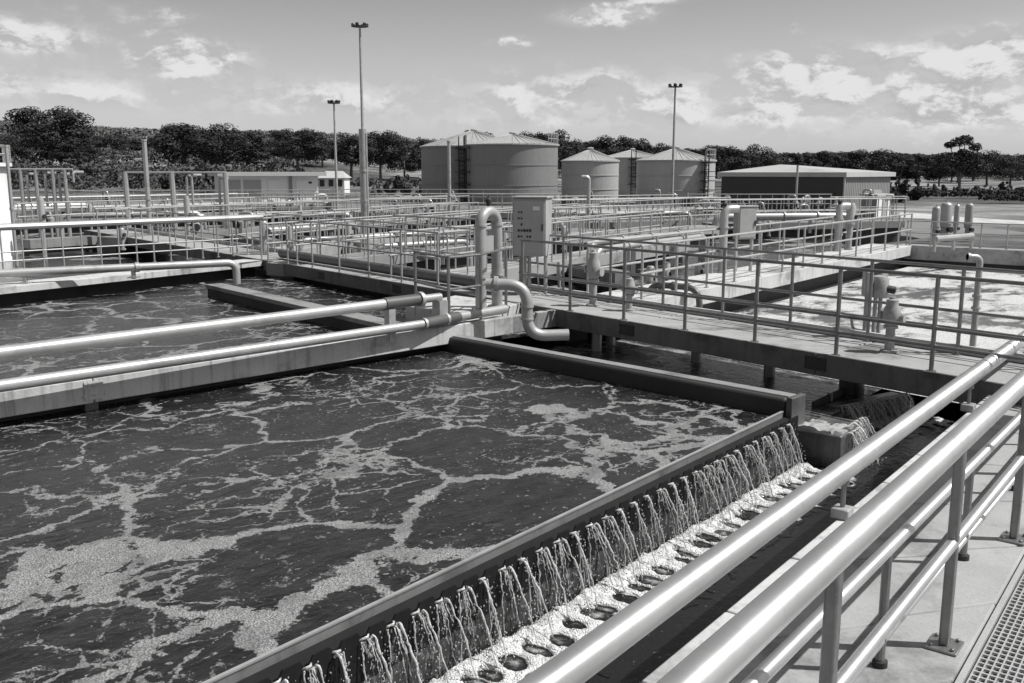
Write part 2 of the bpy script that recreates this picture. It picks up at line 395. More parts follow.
def make_world():
    w = bpy.data.worlds.new('World'); scene.world = w; w.use_nodes = True
    nt = NT(w.node_tree); bg = w.node_tree.nodes['Background']
    sky = nt.new('ShaderNodeTexSky', sky_type='NISHITA'); sky.sun_disc = False
    sky.sun_elevation = SUN_EL; sky.sun_rotation = SUN_AZ; sky.air_density = 1.0; sky.dust_density = 1.6; sky.ozone_density = 1.0
    sc_ = nt.new('ShaderNodeSeparateColor'); nt.l.new(sky.outputs[0], sc_.inputs[0])
    # black-and-white film behind an orange filter
    bw = nt.math('ADD', nt.math('ADD', nt.math('MULTIPLY', sc_.outputs[0], .50), nt.math('MULTIPLY', sc_.outputs[1], .35)), nt.math('MULTIPLY', sc_.outputs[2], .15))
    d = nt.new('ShaderNodeTexCoord').outputs['Generated']
    sx = nt.new('ShaderNodeSeparateXYZ'); nt.l.new(d, sx.inputs[0])
    az = nt.math('ARCTAN2', sx.outputs[0], sx.outputs[1]); el = nt.math('ARCSINE', sx.outputs[2])
    cb = nt.new('ShaderNodeCombineXYZ'); nt.put(cb.inputs[0], az); nt.put(cb.inputs[1], el)
    uv = cb.outputs[0]
    def field(v):
        wv = nt.vscale(nt.vsub(nt.noise(v, 14, 3, out=1), (.5, .5, .5)), .03)
        return nt.noise(nt.mapping(nt.vadd(v, wv), scale=(1, 1.8, 1)), 13, 10, .64)
    f0 = field(uv); f1 = field(nt.mapping(uv, loc=(.006, .011, 0)))
    # cumulus banks: (pixel x, y, half width, half height, weight)
    puffs = [(640, 100, 320, 34, .62), (880, 92, 260, 44, .72), (300, 96, 320, 26, .5), (28, 36, 75, 20, .85), (185, 58, 62, 19, 1.1), (606, 14, 48, 11, 1.2), (510, 42, 22, 6, .9), (100, 12, 95, 14, .45), (655, 0, 40, 5, .7),
             (560, 92, 120, 28, .75), (380, 98, 80, 26, .6), (60, 88, 150, 24, .6), (160, 104, 160, 18, .4), (820, 76, 95, 30, .9), (735, 82, 50, 14, .6),
             (985, 58, 80, 26, 1.05), (960, 108, 130, 22, .9), (760, 112, 180, 20, .75), (560, 120, 240, 14, .55), (352, 40, 12, 6, .5), (738, 55, 10, 5, .5),
             (1250, 60, 150, 40, .9), (-260, 70, 160, 35, .8)]
    mask = None
    for (px, py, w_, h_, wt) in puffs:
        dd = ray(px, py).normalized(); a0 = math.atan2(dd.x, dd.y); e0 = math.asin(dd.z)
        u = nt.math('DIVIDE', nt.math('SUBTRACT', az, a0), w_ / FPX); v = nt.math('DIVIDE', nt.math('SUBTRACT', el, e0), h_ / FPX)
        g = nt.math('MULTIPLY', nt.math('EXPONENT', nt.math('MULTIPLY', nt.math('ADD', nt.math('MULTIPLY', u, u), nt.math('MULTIPLY', v, v)), -.9)), wt)
        mask = g if mask is None else nt.math('MAXIMUM', mask, g)
    gen = nt.ss(nt.noise(nt.mapping(d, scale=(1, 1, 2.2)), 2.6, 3), .46, .7, 0, .75)     # clouds elsewhere in the sky
    out = nt.ss(nt.math('ABSOLUTE', az), .75, 1.0); hi = nt.ss(el, .3, .45)
    mask = nt.math('MAXIMUM', mask, nt.math('MULTIPLY', gen, nt.math('MAXIMUM', out, hi)))
    thr = nt.mix(nt.math('MINIMUM', mask, 1.0), .70, .25)
    den = nt.ss(nt.math('SUBTRACT', f0, thr), 0.0, .19)
    veil = nt.math('MULTIPLY', nt.ss(mask, .1, .8), .35)
    den = nt.math('MINIMUM', nt.math('ADD', nt.math('MULTIPLY', den, .85), veil), 1.0)
    lit = nt.ss(nt.math('SUBTRACT', f0, f1), -.06, .06, .70, 1.10)
    cl = nt.math('MULTIPLY', lit, CLOUD)
    hz = nt.ss(el, 0.0, .24, 1.0, 0.0)
    base = nt.math('ADD', nt.math('MULTIPLY', bw, SKYK), nt.math('MULTIPLY', hz, HAZEB))
    nt.l.new(nt.grey(nt.mix(den, base, cl)), bg.inputs['Color'])
    bg.inputs['Strength'].default_value = .088
CLOUD, SKYK, HAZEB = 6.9, .95, 2.5
make_world()
scene.view_settings.view_transform = 'Standard'; scene.view_settings.look = 'None'
scene.view_settings.exposure = 0.2; scene.view_settings.gamma = 1

# ------------------------------------------------------------------ terrain
def lerp(a, b, t): return a + (b - a) * t
def sst(a, b, x):
    t = min(1, max(0, (x - a) / (b - a))); return t * t * (3 - 2 * t)
def terrain_z(x, y):
    r = math.hypot(x, y); az = math.atan2(x, y)
    t = sst(-.35, .3, az)
    start = lerp(150, 300, t); slope = lerp(.050, .024, t)
    rr = min(r, 950.0)
    z = ZG + max(0, rr - start) * slope * sst(start, start + 160, rr) 
    z += (math.sin(az * 9 + 1) * 3 + math.sin(az * 23) * 1.5) * sst(450, 900, r)
    return z
def ground():
    mb = MB(); naz = 120; rings = [0.0, 6, 20, 45, 70, 90, 110, 130, 150, 170, 190, 210, 235, 260, 290, 320, 360, 400, 450, 520, 600, 700, 820, 950, 1200, 2000, 4500]
    vs = [Vector((0, 0, ZG))]
    for r in rings[1:]:
        for k in range(naz):
            a = 2 * math.pi * k / naz; vs.append(Vector((r * math.sin(a), r * math.cos(a), terrain_z(r * math.sin(a), r * math.cos(a)))))
    fs = [(0, 1 + k, 1 + (k + 1) % naz) for k in range(naz)]
    for i in range(len(rings) - 2):
        for k in range(naz):
            k2 = (k + 1) % naz; o = 1 + i * naz
            fs.append((o + k, o + naz + k, o + naz + k2, o + k2))
    mb.add(vs, fs)
    return tag(mb.build('ground', 'field', smooth=180), kind='structure')
ground()
# gravel yard round the plant
yb = [P(-900, 190, ZG), P(1500, 192, ZG)]
yard = MB().add([Vector((-90, -12, ZG + .03)), Vector((26, -12, ZG + .03)), Vector((34, 118, ZG + .03)), Vector((-90, 118, ZG + .03))], [(0, 1, 2, 3)])
tag(yard.build('yard', 'gravel', smooth=0), kind='structure')

# ------------------------------------------------------------------ key lines (from the photograph, on their real levels)
wA, wB = P(774, 415, -.14), P(206, 682, -.14)        # scum baffle in front of the weir: far end, near end
vdir = (wA - wB).normalized(); vn = Vector((vdir.y, -vdir.x, 0))       # vn points to the trough (right)
wB2 = wB - vdir * 5.0                                                   # carried on beyond the frame
W1a, W1b = P(280, 263, ZD), P(1000, 384, ZD)         # front edge of the main walkway
udir = (W1b - W1a).normalized(); un = Vector((-udir.y, udir.x, 0))     # un points away from the camera
W1L = W1a - udir * 17.0; W1R = W1b + udir * 3.0
W1W = 1.35
L1a, L1b = P(0, 392, ZD), P(505, 317.5, ZD)
ldir = (L1b - L1a).normalized(); ln = Vector((-ldir.y, ldir.x, 0))     # away from camera / left
def isect(p, d, q, e):
    den = d.x * e.y - d.y * e.x; t = ((q.x - p.x) * e.y - (q.y - p.y) * e.x) / den; return p + d * t
L1end = P(513, 316.4, ZD); L1s = L1a - ldir * 6
L2a, L2b = P(0, 287.5, ZD), P(262, 260.5, ZD)
l2dir = (L2b - L2a).normalized(); l2n = Vector((-l2dir.y, l2dir.x, 0))
L2end = isect(L2a, l2dir, W1a, udir); L2s = L2a - l2dir * 8

# ------------------------------------------------------------------ water
def sheet(name, pts, z, mat, org=None, xdir=None, kind='structure', dz=0):
    """flat water sheet; object x runs along xdir so that the foam lies along the basin"""
    org = Vector(org) if org is not None else Vector(pts[0]); org.z = z
    a = math.atan2(xdir.y, xdir.x) if xdir is not None else 0
    rm = Matrix.Rotation(-a, 3, 'Z')
    me = bpy.data.meshes.new(name)
    me.from_pydata([rm @ (Vector((p[0], p[1], z)) - org) for p in pts], [], [tuple(range(len(pts)))]); me.update()
    if me.polygons[0].normal.z < 0: me.flip_normals()
    me.materials.append(M[mat]); o = bpy.data.objects.new(name, me); col.objects.link(o)
    o.location = org; o.rotation_euler = (0, 0, a); return tag(o, kind=kind)

# front basin A
wE = isect(wA, vdir, W1a, udir)                      # weir line meets the walkway
bmA0, bmA1 = P(462, 340, -.02), P(775, 397, -.02)    # dark beam across the basin: near-top edge
bdir = (bmA1 - bmA0).normalized(); bn = Vector((-bdir.y, bdir.x, 0))
cA = isect(wA, vdir, bmA0, bdir); cB = isect(L1a + ln * .4, ldir, bmA0, bdir)
sheet('water', [wB2, cA, cB, L1s + ln * .4], ZW, 'water_main', wB, vdir)
# basin A2 between the dark beam and under the walkway
ZA2 = ZFAR
sheet('water', [cA, wE + vdir * 4.5, isect(wE + vdir * 4.5, udir, L1a, ldir), cB], ZA2, 'water_rippled', cA, udir)
# basin B behind the left wall
sheet('water', [L1s, cB, isect(W1a, udir, L1a, ldir), L2end, L2s], ZW, 'water_main', L1a, ldir)

# ------------------------------------------------------------------ weir, baffle, trough
def weir_channel():
    # trough wall under the weir (concrete with dark growth)
    pw0, pw1 = wB2 + vn * .14, cA + vn * .14
    t = thing('overflow_weir', 'dark notched weir plate along the foaming front basin, water pouring through it', 'weir', up(pw0, ZTR))
    mb = MB()                                         # notched plate: teeth every .2 m
    L = (pw1 - pw0).length; n = int(L / .2); zt, zn = -.175, -.245; th = .012
    prof = []
    for i in range(n):
        s0 = i * .2; prof += [(s0, zt), (s0 + .055, zt), (s0 + .1, zn), (s0 + .145, zt)]
    prof.append((L, zt))
    vs, fs = [], []
    for (s, z) in prof:
        for off in (0, th):
            p = pw0 + vdir * s + vn * off
            vs += [Vector((p.x, p.y, z)), Vector((p.x, p.y, -.47))]
    for i in range(len(prof) - 1):
        a, b = i * 4, (i + 1) * 4
        fs += [(a, b, b + 1, a + 1), (a + 2, a + 3, b + 3, b + 2), (a, a + 2, b + 2, b), (a + 1, b + 1, b + 3, a + 3)]
    mb.add(vs, fs); mb.build('weir_plate', 'wet_dark', t, smooth=0)
    w = MB(); w.beam(up(pw0, -.28) - vn * .065, up(pw1, -.28) - vn * .065, .13, .9); w.build('trough_wall', 'algae_concrete', t, smooth=0)
    b = MB()
    for i in range(int(L / .1)):
        p = pw0 + vdir * (i * .1 + .05) + vn * .014
        b.lathe([(.006, 0), (.006, .006), (.002, .009)], up(p, -.32), 6, vn)
    tag(b.build('bolt_row', 'galv', t), kind='stuff')
    k = thing('scum_baffle', 'thin pale steel baffle plate standing in the foam beside the weir', 'baffle', up(wB2, ZW))
    mb = MB(); mb.beam(up(wB2, -.145), up(cA - vdir * .05, -.145), .014, .22); mb.build('baffle_plate', 'baffle', k, smooth=0)
    mb = MB(); mb.beam(up(wB2, -.140) , up(cA - vdir * .05, -.140), .026, .012); mb.build('top_edge', 'galv', k, smooth=0)
weir_channel()
# dark cover added over the gap liquor, which would mirror the sky
lip = MB(); lip.add([up(wB2, -.205) + vn * .02, up(cA, -.205) + vn * .02, up(cA, -.250) + vn * .132, up(wB2, -.250) + vn * .132], [(0, 1, 2, 3)]); lip.build('dark_gap_cover', 'wet_dark', bpy.data.objects['overflow_weir'], smooth=0)

# front deck lines
cb0, cb1 = P(640, 683, .02), P(967, 413, .02)        # pale kerb strip (left edge of its top)
cdir = (cb1 - cb0).normalized(); cn = Vector((cdir.y, -cdir.x, 0))     # towards the walkway
CBs, CBe = cb0 - cdir * 4.5, isect(cb0, cdir, W1a, udir)
TRPH = ((cA + vn * .14) - (wB2 + vn * .14)).length + 40.0      # splash rings stand under the notches
M['water_trough'] = water_mat('water_trough', 'trough')
tr = [wB2 + vn * .14, cA + vn * .14 + vdir * 4.5, up(CBe, 0) + cdir * 3.0, CBs]
sheet('water', tr, ZTR, 'water_trough', cA + vn * .14, vdir)

def make_jet(seed, spread=1.0):
    """one notch's stream: two bright rims, a torn sheet between them and drops; local x along weir, y outwards"""
    rnd = random.Random(seed); H = .56
    rim, sh, dr = MB(), MB(), MB()
    n = 18; tl, tr_ = rnd.uniform(-.035, -.005), rnd.uniform(.005, .035); ol, orr = rnd.uniform(.02, .05), rnd.uniform(.20, .26)
    D = .42
    def strand(u0, u1, out, seed_j, hump=.03):
        r2 = random.Random(seed_j); pts = []
        for i in range(n + 1):
            k = i / n
            pts.append(Vector((u0 + (u1 - u0) * k + r2.uniform(-.004, .004) * (1 + k), .015 + out * k + r2.uniform(-.003, .003) * (1 + k), hump * math.sin(min(1, k * 3.2) * math.pi) - D * k ** 1.9)))
        return pts
    L = strand(-.035, -.030 + tl, ol, seed * 3 + 1, .012); Rr = strand(.030, .030 + tr_, orr, seed * 3 + 2, .035)
    rad = lambda b: [b * (1.2 - .45 * i / n) * rnd.uniform(.55, 1.45) for i in range(n + 1)]
    rim.tube(L, rad(.0048), 6); rim.tube(Rr, rad(.0060), 6)
    for q_ in range(5):
        f = rnd.uniform(.15, .85); m_ = strand(-.02 + .04 * f, -.03 + tl + (.06 + tr_ - tl) * f, ol + (orr - ol) * f, seed * 7 + q_, .02)
        e_ = rnd.randint(8, n + 1); rr_ = [x * rnd.uniform(.35, 1.6) for x in rad(.0026)]; st_ = rnd.randint(0, 5); rim.tube(m_[st_:e_], rr_[st_:e_], 5)
    rim.tube([Vector((-.04, -.035, -.02)), Vector((-.03, .0, .012)), Vector((0, .03, .026)), Vector((.03, .0, .02)), Vector((.04, -.035, -.015))], [.003, .006, .008, .006, .003], 7)
    for i in range(n):
        sh.add([L[i], Rr[i], Rr[i + 1], L[i + 1]], [(0, 1, 2, 3)])
    for i in range(90):
        k = rnd.random() ** .6; j = int(k * n)
        c = L[j].lerp(Rr[j], rnd.uniform(-.15, 1.2)) + Vector((rnd.uniform(-.03, .03), rnd.uniform(-.02, .04), rnd.uniform(-.03, .03)))
        r = rnd.uniform(.0018, .0055)
        dr.lathe([(r * .1, -r * rnd.uniform(1, 2.6)), (r, 0), (r * .1, r)], c, 5)
    for i in range(26):                              # splash where it lands
        c = L[n].lerp(Rr[n], rnd.uniform(0, 1.1)) + Vector((rnd.uniform(-.08, .08), rnd.uniform(-.06, .08), rnd.uniform(-.0, .10) ** 1.0)); r = rnd.uniform(.003, .008)
        dr.lathe([(r * .1, -r), (r, 0), (r * .1, r)], c, 5)
    return rim, sh, dr

jet_protos = []
JETLAB = 'glassy water jet spilling from one notch of the weir into the foaming trough'
def jet_at(i, base, ang, label, group):
    if len(jet_protos) < 6:
        rim, sh, dr = make_jet(100 + len(jet_protos))
        t = thing('water_jet', label, 'water jet', (0, 0, 0), group)
        rim.build('rim', 'jet', t, smooth=180); sh.build('water_sheet', 'veil', t, smooth=180); tag(dr.build('droplets', 'jet', t, smooth=180), kind='stuff')
        jet_protos.append(t)
    else: t = copy_tree(jet_protos[random.randrange(6)])
    tag(t, label, 'water jet', group)
    t.location = base; t.rotation_euler = (0, 0, ang); zf = (base.z - ZTR) / .425; t.scale = (random.choice((-1, 1)) * random.uniform(.85, 1.15), random.uniform(.85, 1.15), random.uniform(.92, 1.03) * zf)
jang = math.atan2(-vdir.y, -vdir.x)          # local y must point along vn
pw0 = wB2 + vn * .14
Lw = ((cA + vn * .14) - pw0).length
for i in range(int(Lw / .2)):
    p = pw0 + vdir * (i * .2 + .1) + vn * .012
    d = p - CAM; 
    if p.y < 4.2 or p.x < -2.6: continue
    jet_at(i, Vector((p.x, p.y, -.235)), jang, JETLAB, 'water jets falling from the notched weir')

# froth thrown up where the jets land: raised, lumpy
from mathutils import noise as mn
def froth(name, org, xd, yd, length, width, step, seed, jets, amp=.05):
    rnd = random.Random(seed); nx, ny = int(length / step), int(width / step)
    ov = []
    for sj in jets:                                   # every falling stream opens a ragged hole in the foam
        ov.append((sj + rnd.uniform(-.05, .05), rnd.uniform(.27, .36), rnd.uniform(.055, .10), rnd.uniform(.10, .16), rnd.uniform(.05, .5)))
        if rnd.random() < .4: ov.append((sj + rnd.uniform(-.12, .12), rnd.uniform(.46, .76), rnd.uniform(.06, .14), rnd.uniform(.08, .17), 0))
    ov.sort(); vs, fs, de = [], [], []; lo = 0
    def fbm(x, y, z, o=4):
        v, a_, f = 0, .5, 1
        for _ in range(o): v += a_ * mn.noise(Vector((x * f, y * f, z))); a_ *= .55; f *= 2.1
        return v
    for i in range(nx + 1):
        s0 = length * i / nx
        near = [o for o in ov if abs(o[0] - s0) < .3]
        n1, n2 = fbm(s0 * 1.3, 0, seed), fbm(s0 * 2.9, 4, seed)
        for j in range(ny + 1):
            d = width * j / ny
            wx, wy = .05 * fbm(s0 * 4, d * 4, seed + 1), .06 * fbm(s0 * 4, d * 4, seed + 9)
            ss_, dd = s0 + wx, d + wy
            dens = sst(.03, .13, dd) * (1 - sst(.42 + .35 * n1, .86 + .45 * n2, dd)); rim = 0
            for (cs, cd, rs, rd_, core) in near:
                e = math.hypot((ss_ - cs) / rs, (dd - cd) / rd_)
                if e < 1.0: dens = min(dens, core * (1 - e) + sst(.80, 1.0, e) * dens)
                rim = max(rim, math.exp(-((e - 1.12) / .16) ** 2))
            t_ = fbm(s0 * 6, d * 6, seed + 3)
            dens = max(0, min(1, dens * (1.0 + .6 * t_) - sst(.35, .95, dd) * .35 * (1 - rim) + .05 * rim * (dens > .05)))
            b_ = math.exp(-((dd - .13) / .09) ** 2)
            h = dens * amp * (.35 + .8 * b_ + .08 * rim + .9 * t_ * (b_ + .3) + .5 * fbm(s0 * 17, d * 17, seed + 5))
            p = org + xd * s0 + yd * d; vs.append(Vector((p.x, p.y, ZTR + .004 + max(0, h)))); de.append(dens)
    for i in range(nx):
        for j in range(ny):
            a_ = i * (ny + 1) + j; q = (a_, a_ + ny + 1, a_ + ny + 2, a_ + 1)
            if max(de[k_] for k_ in q) > .015: fs.append(q)
    rm = Matrix.Rotation(-math.atan2(xd.y, xd.x), 3, 'Z'); o_ = Vector((org.x, org.y, ZTR))
    me = bpy.data.meshes.new(name); me.from_pydata([rm @ (v - o_) for v in vs], [], fs); me.update()
    at = me.attributes.new('foam', 'FLOAT', 'POINT'); at.data.foreach_set('value', de)
    bm = bmesh.new(); bm.from_mesh(me); bmesh.ops.delete(bm, geom=[v for v in bm.verts if not v.link_faces], context='VERTS'); bmesh.ops.recalc_face_normals(bm, faces=bm.faces)
    if sum(f.normal.z for f in bm.faces) < 0: bmesh.ops.reverse_faces(bm, faces=bm.faces)
    bm.to_mesh(me); bm.free(); me.polygons.foreach_set('use_smooth', [True] * len(me.polygons))
    me.materials.append(M['water_trough']); o = bpy.data.objects.new(name, me); col.objects.link(o); o.location = o_; o.rotation_euler = (0, 0, math.atan2(xd.y, xd.x))
    return tag(o, kind='stuff')
M['froth'] = surf('froth', .52, .5, .7, scale=9, stain=.45, bump=1.0, fine=75, spec=.3)
fo = froth('foam', pw0 + vdir * 2.6, vdir, vn, Lw - 2.7, 1.15, .0125, 3, [i * .2 + .1 - 2.6 for i in range(12, int(Lw / .2))])
tag(fo, 'churned white foam below the row of water jets', 'foam')

# second stretch of weir beyond the dark beam: wet block, dark curtain, bright falls
blk = thing('splash_block', 'wet concrete block at the beam end with water sheeting over it', 'concrete block', up(cA + vdir * .1, ZTR))
mb = MB(); mb.beam(up(cA + vdir * .10 + vn * .32, -.35), up(cA + vdir * .62 + vn * .32, -.35), .52, .7); mb.build('lower_slab', 'wet_concrete', blk, bevel=.02)  # wet body; unlit faces put into its dark colour, cap stays paler
mb = MB(); mb.beam(up(cA + vdir * .64 + vn * .26, -.38), up(cA + vdir * .98 + vn * .26, -.38), .40, .7); mb.build('upper_slab', 'wet_concrete', blk, bevel=.02)  # same unlit tone put into the sides
def rough_cap(s0, s1, o0, o1, z, seed):               # broken, uneven wet top
    nx, ny = 26, 30; vs, fs = [], []
    for j in range(ny + 1):
        for i in range(nx + 1):
            a_, o_ = s0 + (s1 - s0) * i / nx, o0 + (o1 - o0) * j / ny
            q = Vector((a_ * 5 + seed, o_ * 5, 0)); h = .030 * mn.noise(q) + .018 * mn.noise(q * 2.7) + .010 * mn.noise(q * 6.5)
            h += .03 * (mn.cell(Vector((a_ * 5.5 + seed, o_ * 2.2, 1))) - .5)
            if i in (0, nx) or j in (0, ny): h = -.08
            p = cA + vdir * a_ + vn * o_; vs.append(Vector((p.x, p.y, z + .02 + h)))
    for j in range(ny):
        for i in range(nx): k_ = j * (nx + 1) + i; fs.append((k_, k_ + 1, k_ + nx + 2, k_ + nx + 1))
    mb = MB(); mb.add(vs, fs); mb.build('wet_cap', 'block_concrete', blk, smooth=25)
rough_cap(.11, .61, .07, .57, -.35, 2.0); rough_cap(.65, .97, .07, .45, -.385, 9.0)
w2 = thing('overflow_weir', 'short far weir between the wet block and the walkway, bright water breaking over it', 'weir', up(cA + vdir * 1.2, ZTR))
q0, q1 = P(842, 407, -.44), P(908, 394, -.44); qd2 = (q1 - q0).normalized(); qn2 = Vector((qd2.y, -qd2.x, 0)); jang2 = math.atan2(-qd2.y, -qd2.x)
mb = MB(); mb.beam(up(q0, -.46) - qn2 * .13, up(q1, -.46) - qn2 * .13, .24, .6); mb.beam(up(cA + vdir * 1.14 + vn * .10, -.50), up(q0, -.50) - qn2 * .13, .24, .6)
mb.build('weir_wall', 'wet_concrete', w2, smooth=0)
b2a, b2b = P(813, 402, -.40), P(848, 386, -.40)
bf = thing('scum_baffle', 'short black baffle plate in the dark water just under the walkway', 'baffle', up(b2a, ZW))
mb = MB(); mb.beam(b2a, b2b, .03, .2); mb.build('baffle_plate', 'dark_steel', bf, smooth=0)  # near-black: its unlit side is put into the colour
mb = MB(); mb.beam(up(b2a.lerp(b2b, .45), -.385), up(b2a.lerp(b2b, .48), -.385), .06, .24); mb.build('gap_strip', 'galv', bf, smooth=0)  # pale strip standing in for the light gap in the plate
k = 0; s = .3
while s < .98:
    p = cA + vdir * s + vn * (.59 if s < .62 else .47)
    jet_at(k, Vector((p.x, p.y, -.36)), jang + random.uniform(-.2, .2), 'ragged bright water stream breaking over the far weir by the wet block', 'water streams over the far weir'); s += .085; k += 1
s = .02
while s < (q1 - q0).length:
    p = q0 + qd2 * s; jet_at(k, Vector((p.x, p.y, -.43)), jang2 + random.uniform(-.2, .2), 'ragged bright water stream breaking over the far weir by the wet block', 'water streams over the far weir'); s += .06; k += 1
fo2 = froth('foam', q0 - qd2 * .1, qd2, qn2, (q1 - q0).length + .2, .95, .0125, 11, [i * .14 for i in range(int((q1 - q0).length / .14) + 2)])
tag(fo2, 'white foam under the far weir beside the walkway', 'foam')

# ------------------------------------------------------------------ railings and decks
def railing(label, p0, p1, h, n, rails=(1.0, .5), pr=.024, rr=.024, mat='galv', group=None, z0=None, square=False, toe=0, name='railing', top_r=None, skip_ends=(0, 0), top_mat=None):
    p0, p1 = Vector(p0), Vector(p1)
    t = thing(name, label, 'railing', p0, group)
    mb = MB()
    if square: mb.box((0, 0, h / 2), pr * 2, pr * 2, h)
    else: mb.tube([(0, 0, 0), (0, 0, h)], pr, 7)
    mb.lathe([(pr * 2.2, 0), (pr * 2.2, .012)], (0, 0, 0), 8)
    post = mb.build('post', mat, t, loc=(0, 0, 0))
    first = True
    for i in range(n + 1):
        p = p0.lerp(p1, i / n) - p0
        if i == 0 : post.location = p; continue
        c = post.copy(); col.objects.link(c); c.parent = t; c.location = p
    for k, f in enumerate(rails):
        mb = MB(); r = (top_r or rr) if k == 0 else rr
        d = (p1 - p0).normalized()
        mb.tube([p0 + UPZ * (h * f) - d * .05, p1 + UPZ * (h * f) + d * .05], r, 8)
        mb.build('top_rail' if k == 0 else 'mid_rail', (top_mat if k == 0 and top_mat else mat), t)
    if toe:
        mb = MB(); mb.beam(p0 + UPZ * toe, p1 + UPZ * toe, .012, toe - .005); mb.build('toe_board', mat, t)
    return t

def bolts(mb, p, n, d, s=.05, r=.009):
    for a in (-1, 1):
        for b in (-1, 1): mb.lathe([(r, 0), (r, .012), (r * .5, .016)], p + d * (a * s) + UPZ * (b * s), 6, n)

# main walkway
t = thing('walkway', 'long dark-sided concrete walkway crossing the picture behind the front basin', 'walkway', up(W1a, ZD))
mb = MB(); 
q = W1L; seg = 3.2; L = (W1R - W1L).length; i = 0
while i * seg < L:
    a = W1L + udir * (i * seg + .012); b = W1L + udir * min(L, (i + 1) * seg - .012)
    mb.beam(a + un * (W1W / 2 + .005), b + un * (W1W / 2 + .005), W1W - .01, .12); i += 1
mb.build('deck_slab', 'deck_concrete', t, bevel=.012)
mb = MB(); i = 0
while i * seg < L:
    a = W1L + udir * (i * seg + .004); b = W1L + udir * min(L, (i + 1) * seg - .004)
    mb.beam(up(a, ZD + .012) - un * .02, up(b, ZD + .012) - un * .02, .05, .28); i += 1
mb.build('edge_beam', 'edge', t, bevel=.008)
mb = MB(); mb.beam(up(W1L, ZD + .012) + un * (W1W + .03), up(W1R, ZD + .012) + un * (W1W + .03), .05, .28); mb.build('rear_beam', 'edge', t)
mb = MB(); mb.beam(up(W1L, ZD + .11) + un * (W1W - .03), up(W1R, ZD + .11) + un * (W1W - .03), .05, .105); mb.build('kerb', 'concrete', t)
wl0, wl1 = isect(L1a, ldir, W1a, udir) - udir * .3, L2end
mb = MB(); mb.beam(up(wl0, -.125) + un * .7, up(wl1, -.125) + un * .7, .5, 1.2); mb.build('base_wall', 'algae_concrete', t, smooth=0)
mb = MB(); i = 1
while i * seg < L:
    p = up(W1L + udir * (i * seg), ZD - .12) - un * .046
    mb.box(p - UPZ * .0 , .30, .012, .16, (udir, un, UPZ)); bolts(mb, p + udir * .09, -un, udir); bolts(mb, p - udir * .09, -un, udir); i += 1
mb.each('joint_plate', 'dark_steel', t, 9)
for px in (598, 612, 700, 775, 860):
    b = P(px, 316, ZD) + un * (.5 if px != 612 else .8); tp = up(b, ZD - .12)
    b = isect(Vector((0, 0, 0)), Vector(((px - CX) / FPX, 1, 0)).normalized(), W1a + un * (.35 if px == 598 else .9), udir)
    mb = MB(); mb.tube([up(b, ZD - .12), up(b, -1.4)], .08 if px != 860 else .16, 14); mb.build('pile', 'grey_pipe' if px != 860 else 'wet_concrete', t)

SPACE = None
# front railing posts read at x = 570, 625, 684, 753, 832, 931
def on_w1(px, off=0.0):
    """point of the walkway line (off metres from its front edge) seen in image column px"""
    a = W1a + un * off; d = Vector(((px - CX) / FPX / math.cos(PITCH), 1, 0))
    # columns lean a little; iterate on the exact ray
    y = 300.0
    for _ in range(40):
        p = P(px, y, ZD); e = (p - a).dot(un); y += e * 12
        if abs(e) < 1e-4: break
    return P(px, y, ZD)
f0, f1 = on_w1(570, .05), on_w1(931, .05)
dpost = (f1 - f0).length / 5
f_end = f0 + udir * (dpost * 7); f_start = f0 - udir * dpost * 1
HR = 1.06
railing('grey railing along the near edge of the long walkway, right of the control cabinet', f_start, f_end, HR, 8, rails=(1.0, .46, .27), pr=.026, rr=.022, mat='post_steel', group='railings of the long walkway')
b0 = on_w1(957, W1W - .12); b0 = b0 - udir * (dpost * 7)
railing('grey railing along the far kerb of the long walkway, behind the hydrant', b0, b0 + udir * dpost * 9, HR, 9, rails=(1.0, .5, .3), pr=.024, rr=.02, mat='post_steel', group='railings of the long walkway')
g0, g1 = on_w1(288, .05), on_w1(438, .05)
railing('thin railing on the near edge of the walkway between basin corner and bent pipe', g0, g1, HR, 5, rails=(1.0, .55, .1), pr=.022, rr=.018, mat='galv', group='railings of the long walkway')
g0, g1 = on_w1(275, W1W - .1), on_w1(520, W1W - .1)
railing('thin railing along the far edge of the walkway left of the control cabinet', g0, g1, HR, 8, rails=(1.0, .5), pr=.02, rr=.018, mat='galv', group='railings of the long walkway')
g0, g1 = on_w1(128, .1), on_w1(262, .1)
railing('distant railing on the walkway end that runs off behind the left basin', g0, g1, .95, 7, rails=(1.0, .5), pr=.022, rr=.018, mat='galv', group='railings of the long walkway')
# pipe lying on the walkway
a, b = on_w1(282, .55), on_w1(497, .55)
t = thing('pipe', 'dark pipe lying along the walkway deck left of the U-shaped pipe', 'pipe', a)
mb = MB(); mb.tube([up(a, ZD + .14), up(b, ZD + .14)], .11, 14); mb.build('barrel', 'dark_pipe', t)
mb = MB(); mb.lathe([(.17, -.03), (.17, .03)], up(b, ZD + .18) , 16, udir); mb.each('flange', 'dark_steel', t)

